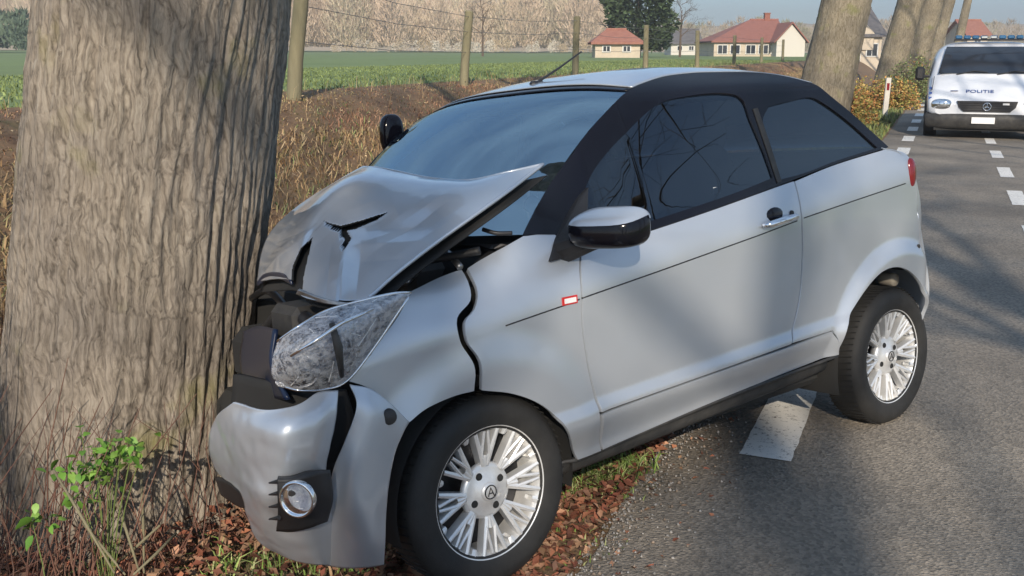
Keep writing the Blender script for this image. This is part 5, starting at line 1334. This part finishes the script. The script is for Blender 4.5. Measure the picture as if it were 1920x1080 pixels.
# green tufts
def tuft(cx, cy, n, sp, h, seed, cs=GREEN):
    rr = np.random.default_rng(seed); X = rr.normal(cx, sp, n); Y = rr.normal(cy, sp, n)
    return X, Y, rr.uniform(.5, 1, n) * h, pal(cs, n, rr)
TF = []
BR = [(.20, .30, .07), (.28, .36, .12), (.15, .24, .06), (.4, .42, .2)]
for (px, py, n, sp, h) in ((420, 1050, 60, .05, .14), (520, 1060, 60, .06, .12), (580, 1065, 50, .05, .1), (130, 1050, 25, .05, .14), (150, 980, 20, .05, .1), (1060, 945, 230, .055, .11), (1110, 935, 280, .06, .10), (1150, 925, 220, .05, .11), (1185, 915, 110, .04, .12), (1080, 1060, 60, .08, .06), (1030, 1010, 50, .06, .07), (1170, 960, 30, .04, .06), (640, 1075, 40, .05, .09)):
    p = at(px, py, 1); r_ = sight(px, py); tt = (-.08 - CAM_H) / r_[2]; p = CAMP + r_ * tt; TF.append(tuft(p[0], p[1], n, sp, h, px, BR))
X, Y, H_, C_ = [np.concatenate([t[i] for t in TF]) for i in range(4)]
tag(blades('grass_tufts', X, Y, H_, np.full(len(X), .007), .6, C_, 7), 'bright green grass tufts among the fallen leaves')
# thin brown suckers growing up the foot of the big trunk
sk = MB(); rgs = random.Random(9)
def front_r(z): return .44 * (1 + .30 * math.exp(-z / .38)) + .03
for k in range(260):
    a = rgs.gauss(-2.15, .62) if k % 4 else rgs.uniform(-2.9, -.6); r = front_r(0) + rgs.uniform(.02, .26)
    h = rgs.uniform(.25, 1.05) * (1.15 if a < -1.9 else .62); tilt = rgs.gauss(.12, .2)
    pts = []; 
    for i in range(6):
        f = i / 5; z = f * h; rr_ = max(front_r(z) + .02, r - .16 * f + .03 * math.sin(7 * f + k)); aa = a + tilt * f * f + .05 * math.sin(k + 4 * f)
        pts.append((math.cos(aa) * rr_ + TX + .02 * f, math.sin(aa) * rr_ + TY, TZ + z - .03))
    sk.tube(pts, [.003, .0027, .0023, .0018, .0013, .0007], 4, cap=False)
    if k % 13 == 0:
        P0 = Vector(pts[0]); e = Vector((rgs.uniform(-.05, .35), rgs.uniform(-.02, .04), rgs.uniform(.55, .95))); sk.tube([P0, P0 + e * .35 + Vector((-.03, -.01, 0)), P0 + e * .7 + Vector((.0, -.01, 0)), P0 + e * 1.05 + Vector((.08, 0, 0))], [.0035, .003, .002, .001], 4, cap=False)
    if k % 2 == 0:
        i = rgs.randrange(2, 5); p = Vector(pts[i]); sk.tube([p, p + Vector((rgs.uniform(-.1, .1), rgs.uniform(-.06, .0), rgs.uniform(.05, .18)))], [.002, .0008], 3, cap=False)
M['sucker'] = mat('reddish_twigs', (.16, .08, .05), rough=.8, var=[(.06, .03, .022), (.14, .065, .045), (.22, .13, .09)], scale=6)
tag(sk.build('sucker_twigs', M['sucker'], smooth=True), 'tangle of thin reddish twigs growing up the foot of the big trunk', kind='stuff')
# a few longer dead stalks lying at the bottom left
ds = MB()
for (x0, y0, x1, y1, Yd) in ((150, 975, 235, 1078, 2.75), (205, 900, 262, 1075, 2.8), (265, 900, 270, 1075, 2.85), (215, 1060, 300, 985, 2.8), (330, 1000, 250, 1078, 2.7), (100, 880, 215, 1075, 2.7)):
    a_, b_ = at(x0, y0, Yd), at(x1, y1, Yd - .15); ds.tube([a_, (a_ + b_) / 2 + np.array([.01, -.02, .01]), b_], [.004, .0045, .003], 6)
tag(ds.build('dead_stalks', M['post_wood'], smooth=True), 'pale dead stalks lying over the leaves by the big tree', kind='stuff')
# green leafy plants in front of the trunk
def leafy(label, px, py, Yd, leaves, seed):
    rr = random.Random(seed); b0 = at(px, py, Yd); gz_ = float(gz_np(b0[0], b0[1]))
    root = empty('leafy_plant', (b0[0], b0[1], gz_)); tag(root, label, 'plant', 'green leafy plants by the big trunk')
    st = MB()
    me = bpy.data.meshes.new('leaf'); W = [0, .35, .5, .48, .36, .18, 0]; V = []; Fc = []
    for i, w in enumerate(W):
        x = i / 6; zz = -.25 * x * x; jag = .06 * (i % 2)
        V += [(x, -(w + jag * (w > 0)) * .62, zz + .1 * w), (x, 0, zz), (x, (w + jag * (w > 0)) * .62, zz + .1 * w)]
    for i in range(6): a = 3 * i; Fc += [(a, a + 3, a + 4, a + 1), (a + 1, a + 4, a + 5, a + 2)]
    mats = []
    for v_ in range(3):
        me2 = bpy.data.meshes.new('leaf'); me2.from_pydata(V, [], Fc); me2.update(); me2.polygons.foreach_set('use_smooth', [True] * len(Fc))
        ca = me2.color_attributes.new('Col', 'FLOAT_COLOR', 'POINT'); c = [(.13, .27, .04), (.2, .34, .07), (.09, .2, .03)][v_]
        c4 = np.ones((len(V), 4), np.float32); c4[:, :3] = c; ca.data.foreach_set('color', c4.ravel()); me2.materials.append(M['nettle']); mats.append(me2)
    for (lx, ly, s_) in leaves:
        p = at(lx, ly, Yd + rr.uniform(-.06, .04)); p = Vector(p) - Vector((b0[0], b0[1], gz_))
        o = bpy.data.objects.new('leaf', rr.choice(mats)); COL.objects.link(o); o.parent = root; o.location = p
        o.rotation_euler = (rr.uniform(-.5, 1.0), rr.uniform(-.3, .8), rr.uniform(0, 6.28)); sc = s_ * rr.uniform(.8, 1.2); o.scale = (sc, sc, sc)
        if rr.random() < .09: st.tube([(rr.uniform(-.01, .01), 0, 0), (p.x * .5, p.y * .5, p.z * .6), tuple(p)], [.002, .0016, .001], 4)
    st.build('stem', M['nettle_stem'], root)
M['nettle_stem'] = mat('green_stem', (.15, .2, .06), rough=.7)
rgl = random.Random(2)
def cloud(cx, cy, sx, sy, n, s): return [(rgl.gauss(cx, sx), rgl.gauss(cy, sy), s) for _ in range(n)]
leafy('bright green leafy shoots rising in front of the big trunk', 190, 985, 2.72, cloud(165, 885, 27, 26, 70, .034) + cloud(245, 835, 16, 18, 26, .032) + cloud(200, 850, 20, 20, 30, .032) + cloud(150, 930, 22, 14, 12, .032), 3)
leafy('small green plant at the lower left corner of the picture', 85, 1010, 2.62, cloud(78, 975, 18, 14, 14, .032) + cloud(60, 990, 8, 10, 4, .05), 4)
# gravel along the broken road edge
icos = np.array([(0, 0, 1), (.9, 0, .2), (.28, .85, .1), (-.72, .52, .15), (-.72, -.52, .1), (.28, -.85, .2), (0, 0, -.6)])
icf = np.array([(0, 1, 2), (0, 2, 3), (0, 3, 4), (0, 4, 5), (0, 5, 1), (6, 2, 1), (6, 3, 2), (6, 4, 3), (6, 5, 4), (6, 1, 5)])
n = 4500; t = rr.uniform(.8, 8, n); q = -.85 + rr.exponential(.075, n) * 1.0 - .02; X = t * TD[0] + q * TR[0]; Y = t * TD[1] + q * TR[1]
S_ = rr.uniform(.002, .008, n); ang = rr.uniform(0, 6.28, n); ca, sa = np.cos(ang), np.sin(ang)
P = icos[None] * S_[:, None, None] * rr.uniform(.6, 1.3, (n, 7, 1)); P2 = np.stack([P[..., 0] * ca[:, None] - P[..., 1] * sa[:, None], P[..., 0] * sa[:, None] + P[..., 1] * ca[:, None], P[..., 2]], -1)
P2 += np.stack([X, Y, np.where(q > -.83, .005, -.003)], 1)[:, None]
Fg = (icf[None] + np.arange(n)[:, None, None] * 7).reshape(-1, 3)
M['stone'] = mat('grey_gravel', (.2, .19, .18), rough=.85, attr='Col')
tag(np_mesh('gravel', P2.reshape(-1, 3), Fg, M['stone'], None, np.repeat(pal([(.24, .23, .22), (.17, .16, .15), (.32, .3, .28), (.22, .17, .13)], n, rr), 7, 0)), 'loose grey gravel along the crumbling road edge', kind='stuff')

# thin winter haze lying over the land
hz_ = MB().box((0, 100, 22), (2600, 2300, 54)).build('haze', None)
hm_ = bpy.data.materials.new('haze_air'); hm_.use_nodes = True; n_ = hm_.node_tree.nodes; n_.remove(n_['Principled BSDF'])
pv = n_.new('ShaderNodeVolumePrincipled'); pv.inputs['Color'].default_value = (.96, .93, .9, 1); pv.inputs['Density'].default_value = .0013; pv.inputs['Anisotropy'].default_value = .3
hm_.node_tree.links.new(pv.outputs[0], n_['Material Output'].inputs['Volume']); hz_.data.materials.append(hm_)
tag(hz_, 'thin pale haze over the fields', kind='stuff')
